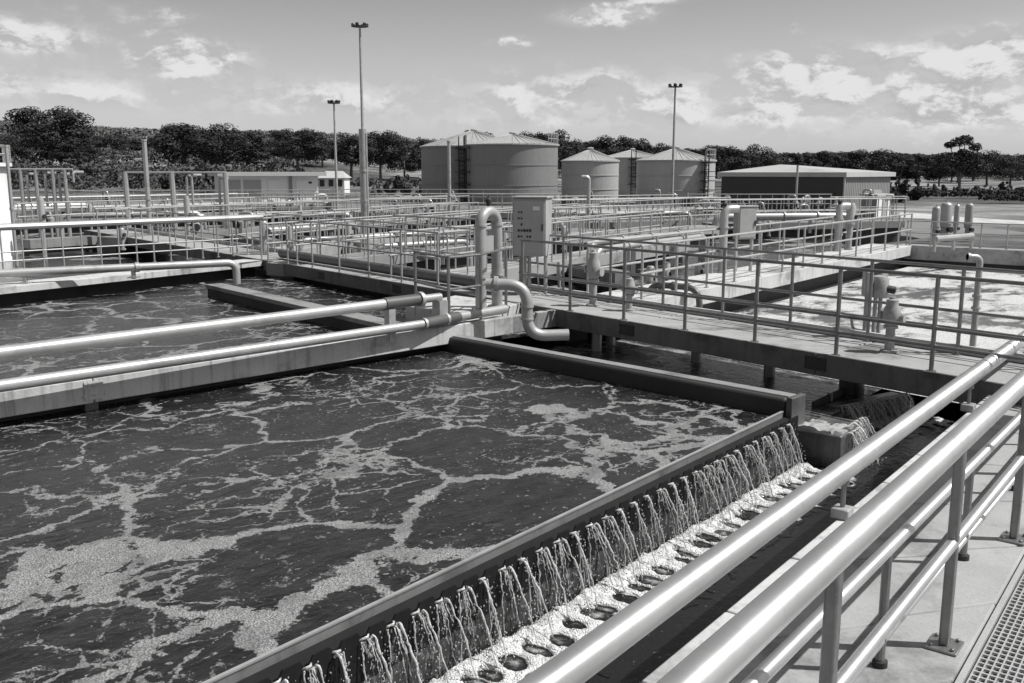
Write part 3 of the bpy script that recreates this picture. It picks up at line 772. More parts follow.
# ------------------------------------------------------------------ left wall L1 with its two pipes
t = thing('channel_wall', 'pale concrete beam between the front basin and the next, with a pipe along its top', 'wall', up(L1a, ZW))
mb = MB(); Lw1 = (L1end - L1s).length; i = 0
jx = P(92, 378, ZD); s0 = (jx - L1s).dot(ldir)
cuts = [0, s0 - 6.5, s0, s0 + 8.5, Lw1]
for a_, b_ in zip(cuts[:-1], cuts[1:]):
    mb.beam(L1s + ldir * (a_ + .006) + ln * .06, L1s + ldir * (b_ - .006) + ln * .06, .12, .27)
mb.build('face_beam', 'concrete', t, bevel=.012)
mb = MB(); mb.beam(up(L1s + ln * .34, ZD - .02), up(L1end + ln * .34, ZD - .02), .44, .16); mb.build('top_slab', 'concrete', t, bevel=.01)
mb = MB(); mb.beam(up(L1s + ln * .40, ZD - .20), up(L1end + ln * .40, ZD - .20), .3, 1.0); mb.build('base_wall', 'algae_concrete', t, smooth=0)
mb = MB()
for a_ in cuts[1:-1]:
    p = up(L1s + ldir * a_, ZD - .13) - ln * .008
    mb.box(p, .20, .014, .20, (ldir, ln, UPZ)); bolts(mb, p + ldir * .06 - ln * .006, -ln, ldir, .05, .012); bolts(mb, p - ldir * .06 - ln * .006, -ln, ldir, .05, .012)
mb.each('joint_plate', 'concrete', t, 9)
for a_ in cuts[1:-1]:
    mb = MB(); mb.beam(up(L1s + ldir * (a_ - .07) + ln * .17, ZD - .275), up(L1s + ldir * (a_ + .07) + ln * .17, ZD - .275), .16, .2); mb.build('support_foot', 'wet_concrete', t)
# pipe resting on the wall
pa, pb = P(0, 386, ZD + .10), P(424, 324, ZD + .10)
pd = (pb - pa).normalized()
pz = lambda x, y, z: P(x, y, z)
t = thing('pipe', 'pale pipe resting on top of the near channel wall, lower of the two', 'pipe', up(pa, ZD))
mb = MB(); mb.tube([pa - pd * 6, pb], .064, 16); mb.build('barrel', 'white_pipe', t)
mb = MB()
pe = P(458, 317, ZD + .10); mb.tube([pb - pd * .02, pe], .082, 14); mb.build('dark_sleeve', 'dark_pipe', t)
pe2 = P(505, 309, ZD + .10)
mb = MB(); mb.tube([pe, pe2], .07, 14); mb.build('end_section', 'grey_pipe', t)
mb = MB()
for px in (424, 446):
    c = pa.lerp(pb, (px) / 424) if px < 424 else pb.lerp(pe, (px - 424) / 34)
    mb.lathe([(.086, -.02), (.086, .02)], c, 16, pd)
mb.each('clamp_ring', 'galv', t)
# upper pipe
za = ZD + .42
pa, pb = P(0, 353, za), P(384, 304, za); pd = (pb - pa).normalized()
t = thing('pipe', 'long pale pipe held above the basin behind the near channel wall, upper of the two', 'pipe', up(pa, za))
mb = MB(); mb.tube([pa - pd * 6, pb], .070, 16); mb.build('barrel', 'white_pipe', t)
pe = P(420, 299.5, za); mb = MB(); mb.tube([pb, pe], .085, 14); mb.build('dark_sleeve', 'dark_pipe', t)  # dark stretch: shadow bands across the pipe put into the colour
pe2 = P(440, 297, za); mb = MB(); mb.tube([pe, pe2], .06, 14); mb.build('end_section', 'white_pipe', t)
mb = MB(); mb.lathe([(.11, -.03), (.11, .03)], pe, 16, pd); mb.each('flange', 'galv', t)
mb = MB(); c = pa.lerp(pb, 1.02); mb.box(up(c, za - .30), .11, .11, .45, (pd, perp(pa, pb), UPZ)); mb.build('stand', 'galv', t)
mb = MB(); c = pe2; mb.box(up(c, za - .2), .16, .16, .3, (pd, perp(pa, pb), UPZ)); mb.build('stand', 'galv', t)

# corner railing on the end of the left wall
rc = [P(416, 315, ZD), P(449, 325.5, ZD), P(481, 320, ZD), P(506, 310, ZD)]
t = thing('railing', 'short corner railing round the foot of the U-shaped pipe', 'railing', rc[0])
for p in rc:
    mb = MB(); mb.tube([p, p + UPZ * 1.0], .024, 8); mb.build('post', 'post_steel', t)
for a_, b_ in zip(rc[:-1], rc[1:]):
    for hh in (.98, .52): 
        mb = MB(); mb.tube([a_ + UPZ * hh, b_ + UPZ * hh], .019, 8); mb.build('rail', 'post_steel', t)
# concrete pad under the U pipe
pad = MB(); c0, c1, c2, c3 = P(405, 308, ZD), P(478, 317, ZD), P(520, 305, ZD), P(455, 297, ZD)
pad.prism([c0, c1, c2, c3], ZD - .25, ZD + .03); tag(pad.build('concrete_pad', 'concrete', loc=up(c0, ZD - .25), bevel=.01), 'pale concrete pad carrying the U-shaped pipe at the basin corner', 'pad')

# ------------------------------------------------------------------ U pipe, S pipe, cabinet
ub = P(481, 310, ZD + .03); ub2 = P(497, 307, ZD + .03)
r = .135; top = ZT(ub, 212)
t = thing('pipe', 'tall U-shaped grey pipe arching over beside the control cabinet', 'pipe', ub)
mid = (ub + ub2) / 2; rad = (ub2 - ub).length / 2; dd = (ub2 - ub).normalized()
hgt = top - rad * .0
pts = [ub, up(ub, hgt - rad)] + [up(mid, hgt - rad) - dd * (rad * math.cos(a)) + UPZ * (rad * math.sin(a)) for a in [math.pi * i / 14 for i in range(1, 14)]] + [up(ub2, hgt - rad), ub2]
rr_ = r * .62
mb = MB(); mb.tube(pts, .088 if rad > .1 else .08, 16); mb.build('barrel', 'grey_pipe', t)
mb = MB()
for b_ in (ub, ub2):
    mb.lathe([(.15, 0), (.15, .03)], b_, 16); mb.lathe([(.13, .9), (.13, .94)], b_, 16) if False else None
    mb.lathe([(.105, -.015), (.105, .015)], up(b_, hgt - rad), 16); mb.lathe([(.105, -.015), (.105, .015)], up(b_, ZD + .55), 16)
mb.each('flange', 'grey_pipe', t)
mb = MB(); tp = up(mid, hgt + .09); mb.lathe([(.035, 0), (.035, .04), (.05, .05), (.05, .10), (.025, .12), (.012, .17)], tp, 12); mb.build('air_valve', 'dark_steel', t)
mb = MB(); mb.box(up(mid, ZD + 1.05) - dd * 0 + un * .02, .10, .08, .28, (dd, un, UPZ)); mb.build('gauge_box', 'cabinet', t)

sp = [P(488, 284, ZD + .42)]
s0_ = P(492, 290, ZD + .40); 
dS = 1000
base_s = P(527, 322, ZD)                      # in front of the walkway face
top_z = ZT(base_s, 285); bot_z = ZT(base_s, 336)
p1 = up(base_s, top_z); p2 = up(base_s, bot_z); p0 = P(486, 284, top_z + .01); p3 = p2 + udir * .34 + un * .52 + UPZ * .01
t = thing('pipe', 'S-bent pale pipe dropping in front of the walkway face below the cabinet', 'pipe', p2)
mb = MB(); mb.tube(bend([p0, p1, p2, p3], .30, 8), .085, 18); mb.build('barrel', 'grey_pipe', t)
mb = MB(); mb.lathe([(.10, -.012), (.10, .012)], p1.lerp(p2, .42), 18); mb.lathe([(.10, -.012), (.10, .012)], p1.lerp(p2, .66), 18); mb.lathe([(.12, -.03), (.12, .03)], p0.lerp(p1, .25), 18, p1 - p0); mb.each('flange', 'grey_pipe', t)

def cabinet(name, label, base, xd, yd, w, d, h, zb, zt, legs, group=None, panel=True):
    t = thing(name, label, 'cabinet', base, group)
    ax = (xd, yd, UPZ); c = up(base, (zb + zt) / 2)
    mb = MB(); mb.box(c, w, d, zt - zb, ax); mb.build('body', 'cabinet', t, bevel=.012)
    mb = MB(); mb.box(up(base, zt + .018), w + .06, d + .06, .03, ax); mb.build('lid', 'cabinet', t, bevel=.006)
    f = c - yd * (d / 2 + .008)
    mb = MB(); mb.box(f, w - .06, .018, zt - zb - .07, ax); dr_ = mb.build('door', 'cabinet', t, bevel=.005)
    mb = MB(); mb.box(f + xd * (w * .40) - yd * .02, .02, .03, .12, ax); mb.build('handle', 'dark_steel', dr_)
    if panel:
        mb = MB(); rnd = random.Random(4)
        for r_ in range(5):
            for k in range(5):
                if rnd.random() < .7:
                    mb.box(f - xd * (w * .13) + xd * ((k - 2) * w * .085) + UPZ * ((zt - zb) * (.26 - r_ * .105)) - yd * .016, w * rnd.uniform(.035, .07), .016, (zt - zb) * rnd.uniform(.02, .045), ax)
        tag(mb.build('control_buttons', 'dark_steel', dr_), kind='stuff')
    if panel:
        mb = MB(); mb.box(f + xd * (w * .22) + UPZ * ((zt - zb) * .33) - yd * .012, w * .2, .008, (zt - zb) * .07, ax); mb.build('name_plate', 'white_wall', dr_)
        for q_ in (-.18, -.10, .12): mb = MB(); mb.tube(bend([up(base + xd * (w * q_ * 1.6) - yd * .05, zb), up(base + xd * (w * q_ * 1.6) - yd * .05, (zb + ZD) * .45), up(base + xd * (w * q_ * 1.6) + yd * .12, ZD + .02)], .1, 4), .014, 6); mb.build('conduit', 'galv', t)
    for (a_, b_, rad_) in legs:
        p = base + xd * a_ + yd * b_; mb = MB(); mb.tube([up(p, ZD), up(p, zb)], rad_, 8); mb.build('leg', 'galv', t)
    return t
cbp = on_w1(532, W1W * .72)
s_ = cbp.y / FPX
cxd = Vector((.965, -.26, 0)).normalized(); cyd = Vector((.26, .965, 0)).normalized()
cabinet('control_cabinet', 'grey control cabinet on legs with small buttons on its door, tallest thing on the walkway', cbp, cxd, cyd, 34 * s_, 26 * s_, 0, ZT(cbp, 255), ZT(cbp, 198), [(-.15, 0, .05), (-.06, .03, .035), (.24, .05, .035)])

# ------------------------------------------------------------------ valves and hydrant on the walkway
def valve_post(label, px, off, ytop, wide, kind, base=None, name='valve'):
    b = base or on_w1(px, off); h = ZT(b, ytop) - b.z; k = wide * b.y / FPX / 2
    t = thing(name, label, 'valve', b)
    mb = MB(); mb.lathe([(k * .95, 0), (k * .95, .03), (k * .52, .035), (k * .48, h * .42), (k * .75, h * .44), (k * .75, h * .48), (k * .5, h * .5)], b, 18); mb.build('stem', 'valve', t)
    mb = MB(); mb.lathe([(k * .55, h * .48), (k * .85, h * .55), (k * .95, h * .66), (k * .85, h * .78), (k * .62, h * .86), (k * .62, h * .95), (k * .35, h * .97), (k * .3, h)], b, 18); mb.build('body', 'valve', t)
    mb = MB(); ax = Vector((.8, -.6, 0)).normalized()
    mb.lathe([(k * .42, 0), (k * .42, k * 1.1), (k * .6, k * 1.1), (k * .6, k * 1.35)], b + UPZ * h * .62, 14, ax)
    mb.lathe([(k * .35, 0), (k * .35, k * 1.0), (k * .5, k * 1.0), (k * .5, k * 1.25)], b + UPZ * h * .66, 14, -ax)
    mb.build('outlet', 'valve', t)
    mb = MB(); mb.lathe([(k * .6, -.02), (k * .6, .02)], b + UPZ * (h * .60) + Vector((1.05, .5, 0)) * k * .9, 12, Vector((1, .5, 0))); mb.build('handwheel', 'dark_steel', t)
    return t
valve_post('hydrant-like grey valve standing on the right half of the walkway deck', 890, W1W * .42, 297, 19, 0, base=P(889, 352, ZD), name='hydrant')
valve_post('grey valve column standing on the walkway just right of the control cabinet', 593, W1W * .55, 250, 15, 0)
valve_post('squat pale valve behind the walkway railing, right of the grey valve column', 629, W1W * .6, 277, 13, 0)
# actuator box on a post beyond the far railing
ab = on_w1(872, W1W + .25)
t = thing('valve_actuator', 'boxy motor actuator on twin posts behind the walkway, left of the hydrant', 'actuator', up(ab, ZW))
k = ab.y / FPX
mb = MB(); mb.lathe([(8 * k, 0), (9 * k, 2 * k), (9 * k, 17 * k), (7 * k, 21 * k), (3 * k, 22 * k)], up(ab, ZT(ab, 297)) + Vector((4 * k, 0, 0)), 16); mb.build('motor', 'valve', t)
mb = MB(); mb.box(up(ab, ZT(ab, 284)) - Vector((8 * k, 0, 0)), 8 * k, 12 * k, 26 * k); mb.build('terminal_box', 'valve', t, bevel=.02)
for dx in (-8, 1, 6):
    mb = MB(); p = ab + Vector((dx * k, 0, 0)); mb.tube([up(p, ZW - .3), up(p, ZT(ab, 292))], 2.2 * k, 8); mb.build('leg', 'valve', t)
mb = MB(); mb.lathe([(4 * k, 0), (4 * k, 9 * k), (2 * k, 10 * k)], up(ab, ZT(ab, 288)) + Vector((9 * k, -.05, 0)), 12, Vector((1, -.3, -.2))); mb.build('handwheel', 'dark_steel', t)
mb = MB(); mb.tube(bend([up(ab, ZT(ab, 318)) - Vector((22 * k, 0, 0)), up(ab, ZT(ab, 330)) - Vector((20 * k, 0, 0)), up(ab, ZT(ab, 331)) - Vector((8 * k, 0, 0))], .2), 1.6 * k, 8); mb.build('cable_duct', 'valve', t)
# thin gooseneck pipe
gb = on_w1(972, W1W + .12); zt = ZT(gb, 257); k = gb.y / FPX
t = thing('pipe', 'slim hooked vent pipe standing behind the walkway at the right', 'pipe', up(gb, ZD))
mb = MB(); mb.tube(bend([up(gb, ZD - .3), up(gb, zt), up(gb, zt) + Vector((-13 * k, -.0, 0))], .12, 8), 3.1 * k, 12); mb.build('barrel', 'grey_pipe', t)
mb = MB(); mb.lathe([(4.6 * k, -.015), (4.6 * k, .015)], up(gb, ZT(gb, 296)), 12); mb.lathe([(4.6 * k, -.015), (4.6 * k, .015)], up(gb, ZT(gb, 308)), 12); mb.lathe([(4.4 * k, 0), (4.4 * k, .03)], up(gb, zt) + Vector((-13 * k, 0, 0)), 12, Vector((1, 0, 0))); mb.each('flange', 'grey_pipe', t)

# ------------------------------------------------------------------ dark beam across basin A, divider in basin B
t = thing('divider_beam', 'black beam with sunlit top lying across the front basin to the weir', 'beam', up(bmA0, ZW))
be = bmA1 + bdir * .12
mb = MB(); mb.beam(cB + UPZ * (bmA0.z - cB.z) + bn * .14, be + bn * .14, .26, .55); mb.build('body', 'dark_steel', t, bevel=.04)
mb = MB(); mb.beam(up(cB, bmA0.z + .015) + bn * .16, up(be, bmA0.z + .015) + bn * .16, .16, .03); mb.build('lit_top_strip', 'old_concrete', t, bevel=.01)  # sunlight on the top put into the colour, paler than the body
mb = MB(); mb.box(up(be, -.30) + bdir * .05 + bn * .14, .07, .30, .60, (bdir, bn, UPZ)); mb.build('end_plate', 'wet_concrete', t, bevel=.01)
dA, dB_ = P(216, 287, .03), P(388, 326, .03); ddir = (dB_ - dA).normalized(); dn = Vector((-ddir.y, ddir.x, 0))
t = thing('divider_wall', 'flat-topped dividing wall lit from above in the basin behind the left wall', 'wall', up(dA, ZW))
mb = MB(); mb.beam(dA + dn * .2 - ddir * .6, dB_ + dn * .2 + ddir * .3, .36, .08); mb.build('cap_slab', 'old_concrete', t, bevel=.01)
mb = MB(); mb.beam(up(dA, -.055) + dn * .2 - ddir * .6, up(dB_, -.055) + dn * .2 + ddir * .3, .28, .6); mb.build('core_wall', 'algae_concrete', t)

# ------------------------------------------------------------------ L2 wall behind basin B
t = thing('channel_wall', 'far concrete wall of the left basin with a railing and a pipe along it', 'wall', up(L2a, ZW))
mb = MB(); mb.beam(L2s + l2n * .35, L2end + l2n * .35, .7, .14); mb.build('top_slab', 'concrete', t, bevel=.01)
mb = MB(); mb.beam(up(L2s, ZD - .145) + l2n * .75, up(L2end, ZD - .145) + l2n * .75, .8, 1.3); mb.build('base_wall', 'algae_concrete', t)
pa, pb = P(0, 273.5, ZD + .22), P(226, 263, ZD + .22); pd = (pb - pa).normalized()
pc = P(236, 262.5, ZD + .22); pl = up(pc, ZD - .25)
t = thing('pipe', 'white pipe along the far wall of the left basin, ending in a downward elbow', 'pipe', up(pa, ZD))
mb = MB(); mb.tube(bend([pa - pd * 8, pc, pl], .22, 8), .082, 16); mb.build('barrel', 'white_pipe', t)
for px, yb in ((22, 284), (127, 283)):
    c = pa.lerp(pb, px / 226); mb = MB(); mb.box(up(c, ZD + .08), .07, .07, .2); mb.box(up(c, ZD + .012), .2, .2, .02); mb.build('support', 'galv', t)
mb = MB(); mb.lathe([(.105, -.04), (.105, .04)], pa.lerp(pb, .58), 16, pd); mb.each('coupling', 'galv', t)
r0, r1 = P(-40, 276, ZD), P(262, 254, ZD)
hb = ZT(r0, 229) - ZD
railing('railing with a fat white top pipe behind the left basin', r0, r1, hb, 17, rails=(1.0, .45, .25), pr=.02, rr=.018, mat='white_pipe', top_r=.075, top_mat='white_pipe')

# ------------------------------------------------------------------ second walkway (right) and basin C
W2a, W2b = P(690, 292, ZD), P(902, 247.5, ZD)
w2d = (W2b - W2a).normalized(); w2n = Vector((-w2d.y, w2d.x, 0))
W2s = isect(W2a, w2d, W1a + un * (W1W + .06), udir)
Fd = (P(1024, 251, ZD) - P(903, 245, ZD)).normalized(); Fa = P(903, 245, ZD); Fe = Fa + Fd * 14
W2e = isect(W2a, w2d, Fa, Fd)
sheet('water', [W1a + un * W1W - udir * 2 if False else W2s, W2e, Fe, W1R + un * W1W], ZFAR + .006, 'water_pale', W2s, w2d)
t = thing('walkway', 'pale walkway with railings running back to the right from the long walkway', 'walkway', W2s)
mb = MB(); mb.beam(W2s + w2n * .62, W2e + w2n * .62, 1.24, .30); mb.build('deck_slab', 'concrete', t, bevel=.012)
mb = MB(); mb.beam(up(W2s, ZD - .31) + w2n * .62, up(W2e, ZD - .31) + w2n * .62, .8, 1.0); mb.build('base_wall', 'algae_concrete', t)
ra = W2s + w2n * .06 + w2d * .4; rb = W2e + w2n * .06
hw2 = .95
railing('near railing of the pale walkway that runs back to the right', ra, rb, hw2, 13, rails=(1.0, .5), pr=.024, rr=.022, group='railings of the pale right walkway')
railing('far railing of the pale walkway that runs back to the right', ra + w2n * 1.1, rb + w2n * 1.1, hw2, 13, rails=(1.0, .5), pr=.024, rr=.022, group='railings of the pale right walkway')
t = thing('basin_wall', 'dark wall closing the bright foaming basin at the right', 'wall', up(Fa, ZW))
fn = Vector((-Fd.y, Fd.x, 0))
mb = MB(); mb.beam(Fa + fn * .3 - Fd * .2, Fe + fn * .3, .6, .42); mb.build('upper_wall', 'block_concrete', t, bevel=.015)
mb = MB(); mb.beam(up(Fa, ZD - .425) + fn * .4 - Fd * .2, up(Fe, ZD - .425) + fn * .4, .6, .9); mb.build('lower_wall', 'algae_concrete', t)
hf = ZT(Fa + fn * .2, 221) - ZD
railing('railing on top of the dark wall at the far right', Fa + fn * .3, Fe + fn * .3, hf, 20, rails=(1.0, .5, .12), pr=.02, rr=.018)
# paved ground behind that wall
pv = MB().add([up(Fa + fn * .6 - Fd * 1, ZD - .06), up(Fe + Fd * 12 + fn * .6, ZD - .06), up(Fe + Fd * 12 + fn * 9, ZD - .1), up(Fa + fn * 9 - Fd * 1, ZD - .1), up(Fe + Fd * 14 + fn * 22, ZG + .02), up(Fa + fn * 22 - Fd * 3, ZG + .02)], [(0, 1, 2, 3), (3, 2, 4, 5)])
tag(pv.build('paved_bank', 'field', smooth=0), kind='structure')
rp = [(900, 217.5, 212.5), (925, 218.5, 213.5), (950, 221, 216), (985, 223.5, 218.5), (1030, 225.5, 221), (1120, 229, 224)]
rv = []; 
for x_, yb_, yt_ in rp: rv += [P(x_, yb_, ZD - .075), P(x_, yt_, ZD - .075)]
rd = MB().add(rv, [(2 * i, 2 * i + 2, 2 * i + 3, 2 * i + 1) for i in range(len(rp) - 1)])
tag(rd.build('road', 'concrete', smooth=0), kind='structure')

# cluster of pressure vessels
def vessel(px, base_y, ytop, wpx, label, mat='white_pipe'):
    b = P(px, base_y, ZD - .02); k = wpx * 1.2 * b.y / FPX / 2; h = ZT(b, ytop) - b.z
    t = thing('pressure_vessel', label, 'vessel', b, 'vessels grouped beyond the dark wall')
    mb = MB(); mb.lathe([(k * .7, 0), (k * .7, h * .32), (k, h * .34), (k, h * .90), (k * .93, h * .94), (k * .75, h * .97), (k * .45, h * .99), (k * .1, h)], b, 20); mb.build('shell', mat, t)
    mb = MB(); mb.lathe([(k * 1.15, h * .42), (k * 1.15, h * .46)], b, 20); mb.lathe([(k * 1.3, 0), (k * 1.3, h * .03)], b, 20); mb.each('flange', 'galv', t)
    mb = MB(); mb.tube([b + UPZ * h * .99, b + UPZ * (h * 1.04)], k * .22, 8); mb.build('vent', 'galv', t)
    mb = MB(); mb.lathe([(k * .4, 0), (k * .4, k * 1.2), (k * .55, k * 1.2), (k * .55, k * 1.5)], b + UPZ * h * .28, 12, Vector((.4, -.9, 0))); mb.build('nozzle', 'dark_steel', t)
vessel(934, 242, 206, 6.5, 'leftmost vessel of the group beyond the dark wall, grey and flat-topped', 'grey_pipe')
vessel(944, 240, 202, 9, 'widest white round-topped vessel of the group beyond the dark wall')
vessel(955, 238, 204, 4.5, 'slimmest vessel in the middle of the group beyond the dark wall')
vessel(967, 240, 203, 6.5, 'rightmost vessel of the group beyond the dark wall, darker than its neighbours', 'valve')
for (x0, x1, y, zz, lab) in ((935, 972, 239, .35, 'low pale manifold pipe at the feet of the vessel group'),):
    a, b = P(x0, y, ZD + zz), P(x1, y - 3, ZD + zz); t = thing('pipe', lab, 'pipe', up(a, ZD))
    mb = MB(); mb.tube([a, b], .09, 10); mb.build('barrel', 'white_pipe', t)
    for k in range(3):
        c = a.lerp(b, k / 2); mb = MB(); mb.tube([up(c, ZD), c], .05, 8); mb.build('support', 'galv', t)

# ------------------------------------------------------------------ front deck at the right
e0, e1 = P(951, 683, 0), P(1024, 552, 0)             # right edge of the concrete ledge
edir = (e1 - e0).normalized(); en = Vector((edir.y, -edir.x, 0))
Es, Ee = e0 - edir * 3.0, isect(e0, edir, W1a, udir)
DE = isect(cb0, cdir, W1a, udir)
t = thing('deck', 'sunlit pale concrete deck with a kerb beside the trough, lower right', 'deck', up(cb0, 0))
mb = MB()                                             # deck slabs with open joints
nsl = 9
for i in range(nsl):
    a0, a1 = i / nsl + .0008, (i + 1) / nsl - .0008
    l0, l1 = CBs + cn * .16, DE + cn * .16; q = [l0.lerp(l1, a0), l0.lerp(l1, a1), Es.lerp(Ee, a1), Es.lerp(Ee, a0)]
    m0, m1 = q[0].lerp(q[3], .52), q[1].lerp(q[2], .52)
    mb.prism([q[0], q[1], m1 - (m1 - q[1]).normalized() * .004, m0 - (m0 - q[0]).normalized() * .004], -.16, -.03)
    mb.prism([m0, m1, q[2], q[3]], -.16, 0)
mb.build('slab', 'deck_concrete', t, bevel=.012)
mb = MB(); Lc = (DE - CBs).length; i = 0
while i * .9 < Lc:
    a, b = CBs + cdir * (i * .9 + .006), CBs + cdir * min(Lc, (i + 1) * .9 - .006)
    mb.beam(up(a, .03) + cn * .075, up(b, .03) + cn * .075, .15, .13); i += 1
mb.build('kerb', 'concrete', t, bevel=.01)
mb = MB(); mb.beam(up(CBs, -.105) + cn * .16, up(DE, -.105) + cn * .16, .26, 1.6); mb.build('trough_wall', 'algae_concrete', t, smooth=0)
# steel grating
gd = thing('floor_grating', 'open steel floor grating beside the concrete ledge in the bottom right corner', 'grating', up(e0, 0))
g0 = Es + en * .012; gl = (Ee - Es).length; gw = 1.25
mb = MB()
for k in range(2): mb.beam(up(g0, .0) + en * (.015 + k * gw), up(g0 + edir * gl, .0) + en * (.015 + k * gw), .03, .06)
mb.build('frame', 'grating', gd, smooth=0)
mb = MB(); n = int(gw / .034)
for k in range(n): mb.beam(up(g0, -.004) + en * (.045 + k * .034), up(g0 + edir * gl, -.004) + en * (.045 + k * .034), .007, .035)
tag(mb.build('bearing_bar', 'grating', gd, smooth=0), kind='stuff')
mb = MB(); n = int(gl / .05)
for k in range(n): mb.beam(up(g0 + edir * (k * .05), -.006) + en * .04, up(g0 + edir * (k * .05), -.006) + en * (gw - .02), .012, .012)
tag(mb.build('cross_bar', 'grating', gd, smooth=0), kind='stuff')
pit = MB().add([up(Es, -.55), up(Ee, -.55), up(Ee, -.55) + en * 3, up(Es, -.55) + en * 3], [(0, 1, 2, 3)])
tag(pit.build('duct_floor', 'wet_concrete', smooth=0), kind='structure')

# big handrail
pb1 = P(945, 660, 0); HB = ZT(pb1, 437.6 + 8, 962)
ra_, rb_ = P(693, 683, HB), P(1024, 381, HB); rdir = (rb_ - ra_).normalized()
def on_rail(px):                                       # rail point seen in column px
    lo, hi = -6.0, 12.0
    for _ in range(60):
        m = (lo + hi) / 2; p = ra_ + rdir * m; v = p - CAM; xx = CX + FPX * v.x / v.dot(FW)
        if xx < px: lo = m
        else: hi = m
    return ra_ + rdir * lo
t = thing('railing', 'nearest handrail with a fat shiny top pipe on square posts, lower right', 'railing', up(pb1, 0))
mb = MB(); mb.tube([ra_ - rdir * 2.6, rb_ + rdir * 4.2], .057, 24); mb.build('top_rail', 'rail_steel', t)
mb = MB(); mb.lathe([(.0582, -.012), (.0582, .012)], on_rail(985), 24, rdir); mb.build('weld_sleeve', 'rail_steel', t)
A0 = ra_ - rdir * 2.6; A1 = rb_ + rdir * 4.2
zA = ZT(pb1, 554)
mb = MB(); mb.tube([up(A0, zA) - rdir * .0, up(A1, zA)], .028, 14); mb.build('mid_rail', 'rail_steel', t)
pr1 = on_rail(962); gap = None
rp2 = on_rail(836); gap = (pr1 - rp2).length
rn = Vector((rdir.y, -rdir.x, 0))
for k in range(-2, 4):
    p = pr1 + rdir * (gap * k); mb = MB()
    mb.box(up(p, HB / 2 + .0), .058, .050, HB - .02, (rdir, rn, UPZ)); mb.build('post', 'post_steel', t, bevel=.012)
    mb = MB(); mb.box(up(p, .008), .17, .15, .014, (rdir, rn, UPZ))
    for a_ in (-.06, .06):
        for b_ in (-.05, .05): mb.lathe([(.011, 0), (.011, .018)], up(p, .012) + rdir * a_ + rn * b_, 6)
    mb.build('base_plate', 'post_steel', t, bevel=.003)
# lower inner railing
ib0, ib1 = P(967, 569, -.03), P(1020, 489, -.03); HI = ZT(ib0, 470)
qa, qb = P(760, 677, HI), P(1007, 430, HI); qd = (qb - qa).normalized()
t = thing('railing', 'lower inner railing between the kerb and the fat handrail', 'railing', up(ib0, -.03))
mb = MB(); mb.tube([qa - qd * 2, qb + qd * 3.5], .030, 14); mb.build('top_rail', 'rail_steel', t)
def col_on(p0, d, px):
    lo, hi = -8.0, 14.0
    for _ in range(60):
        m = (lo + hi) / 2; v = p0 + d * m - CAM; xx = CX + FPX * v.x / v.dot(FW)
        if xx < px: lo = m
        else: hi = m
    return p0 + d * lo
i1, i2 = col_on(qa, qd, 971), col_on(qa, qd, 1024); ig = (i2 - i1).length
for k in range(-2, 3):
    p = i1 + qd * ig * k
    mb = MB(); mb.tube([up(p, -.03), up(p, HI)], .022, 10); mb.build('post', 'post_steel', t)
    mb = MB(); mb.lathe([(.06, 0), (.06, .02), (.036, .03), (.036, .06)], up(p, -.03), 12); mb.build('foot_clamp', 'dark_steel', t)
mb = MB(); zq = .13; mb.tube([up(qa - qd * 2, zq), up(qb + qd * 3.5, zq)], .020, 12); mb.build('low_rail', 'rail_steel', t)
# pipe rail carried on stub posts off the kerb
st = P(843, 518, .03) + cn * .02; ZP = ZT(st, 470)
ua, ub_ = P(551, 683, ZP), P(1024, 338, ZP); ud = (ub_ - ua).normalized()
t = thing('pipe_rail', 'fat pale pipe rail on short stub posts along the kerb of the trough', 'railing', up(st, .03))
mb = MB(); mb.tube([ua - ud * 3, ub_ + ud * 5], .074, 24); mb.build('barrel', 'rail_steel', t)
for px in (852, 966): 
    mb = MB(); mb.lathe([(.0755, -.010), (.0755, .010)], col_on(ua, ud, px), 24, ud); mb.build('weld_sleeve', 'rail_steel', t)
s1, s2 = col_on(ua, ud, 845), col_on(ua, ud, 971); sg = (s2 - s1).length
for k in range(-2, 4):
    p = s1 + ud * sg * k
    mb = MB(); mb.tube([up(p, .10), up(p, ZP - .05)], .017, 10); mb.build('stub_post', 'post_steel', t)
    mb = MB(); mb.box(up(p, .065), .13, .12, .075, (ud, Vector((ud.y, -ud.x, 0)), UPZ)); mb.build('foot_block', 'block_concrete', t, bevel=.012)
    mb = MB(); mb.lathe([(.035, 0), (.035, .05), (.05, .06)], up(p, ZP - .115), 12); mb.build('saddle', 'post_steel', t)

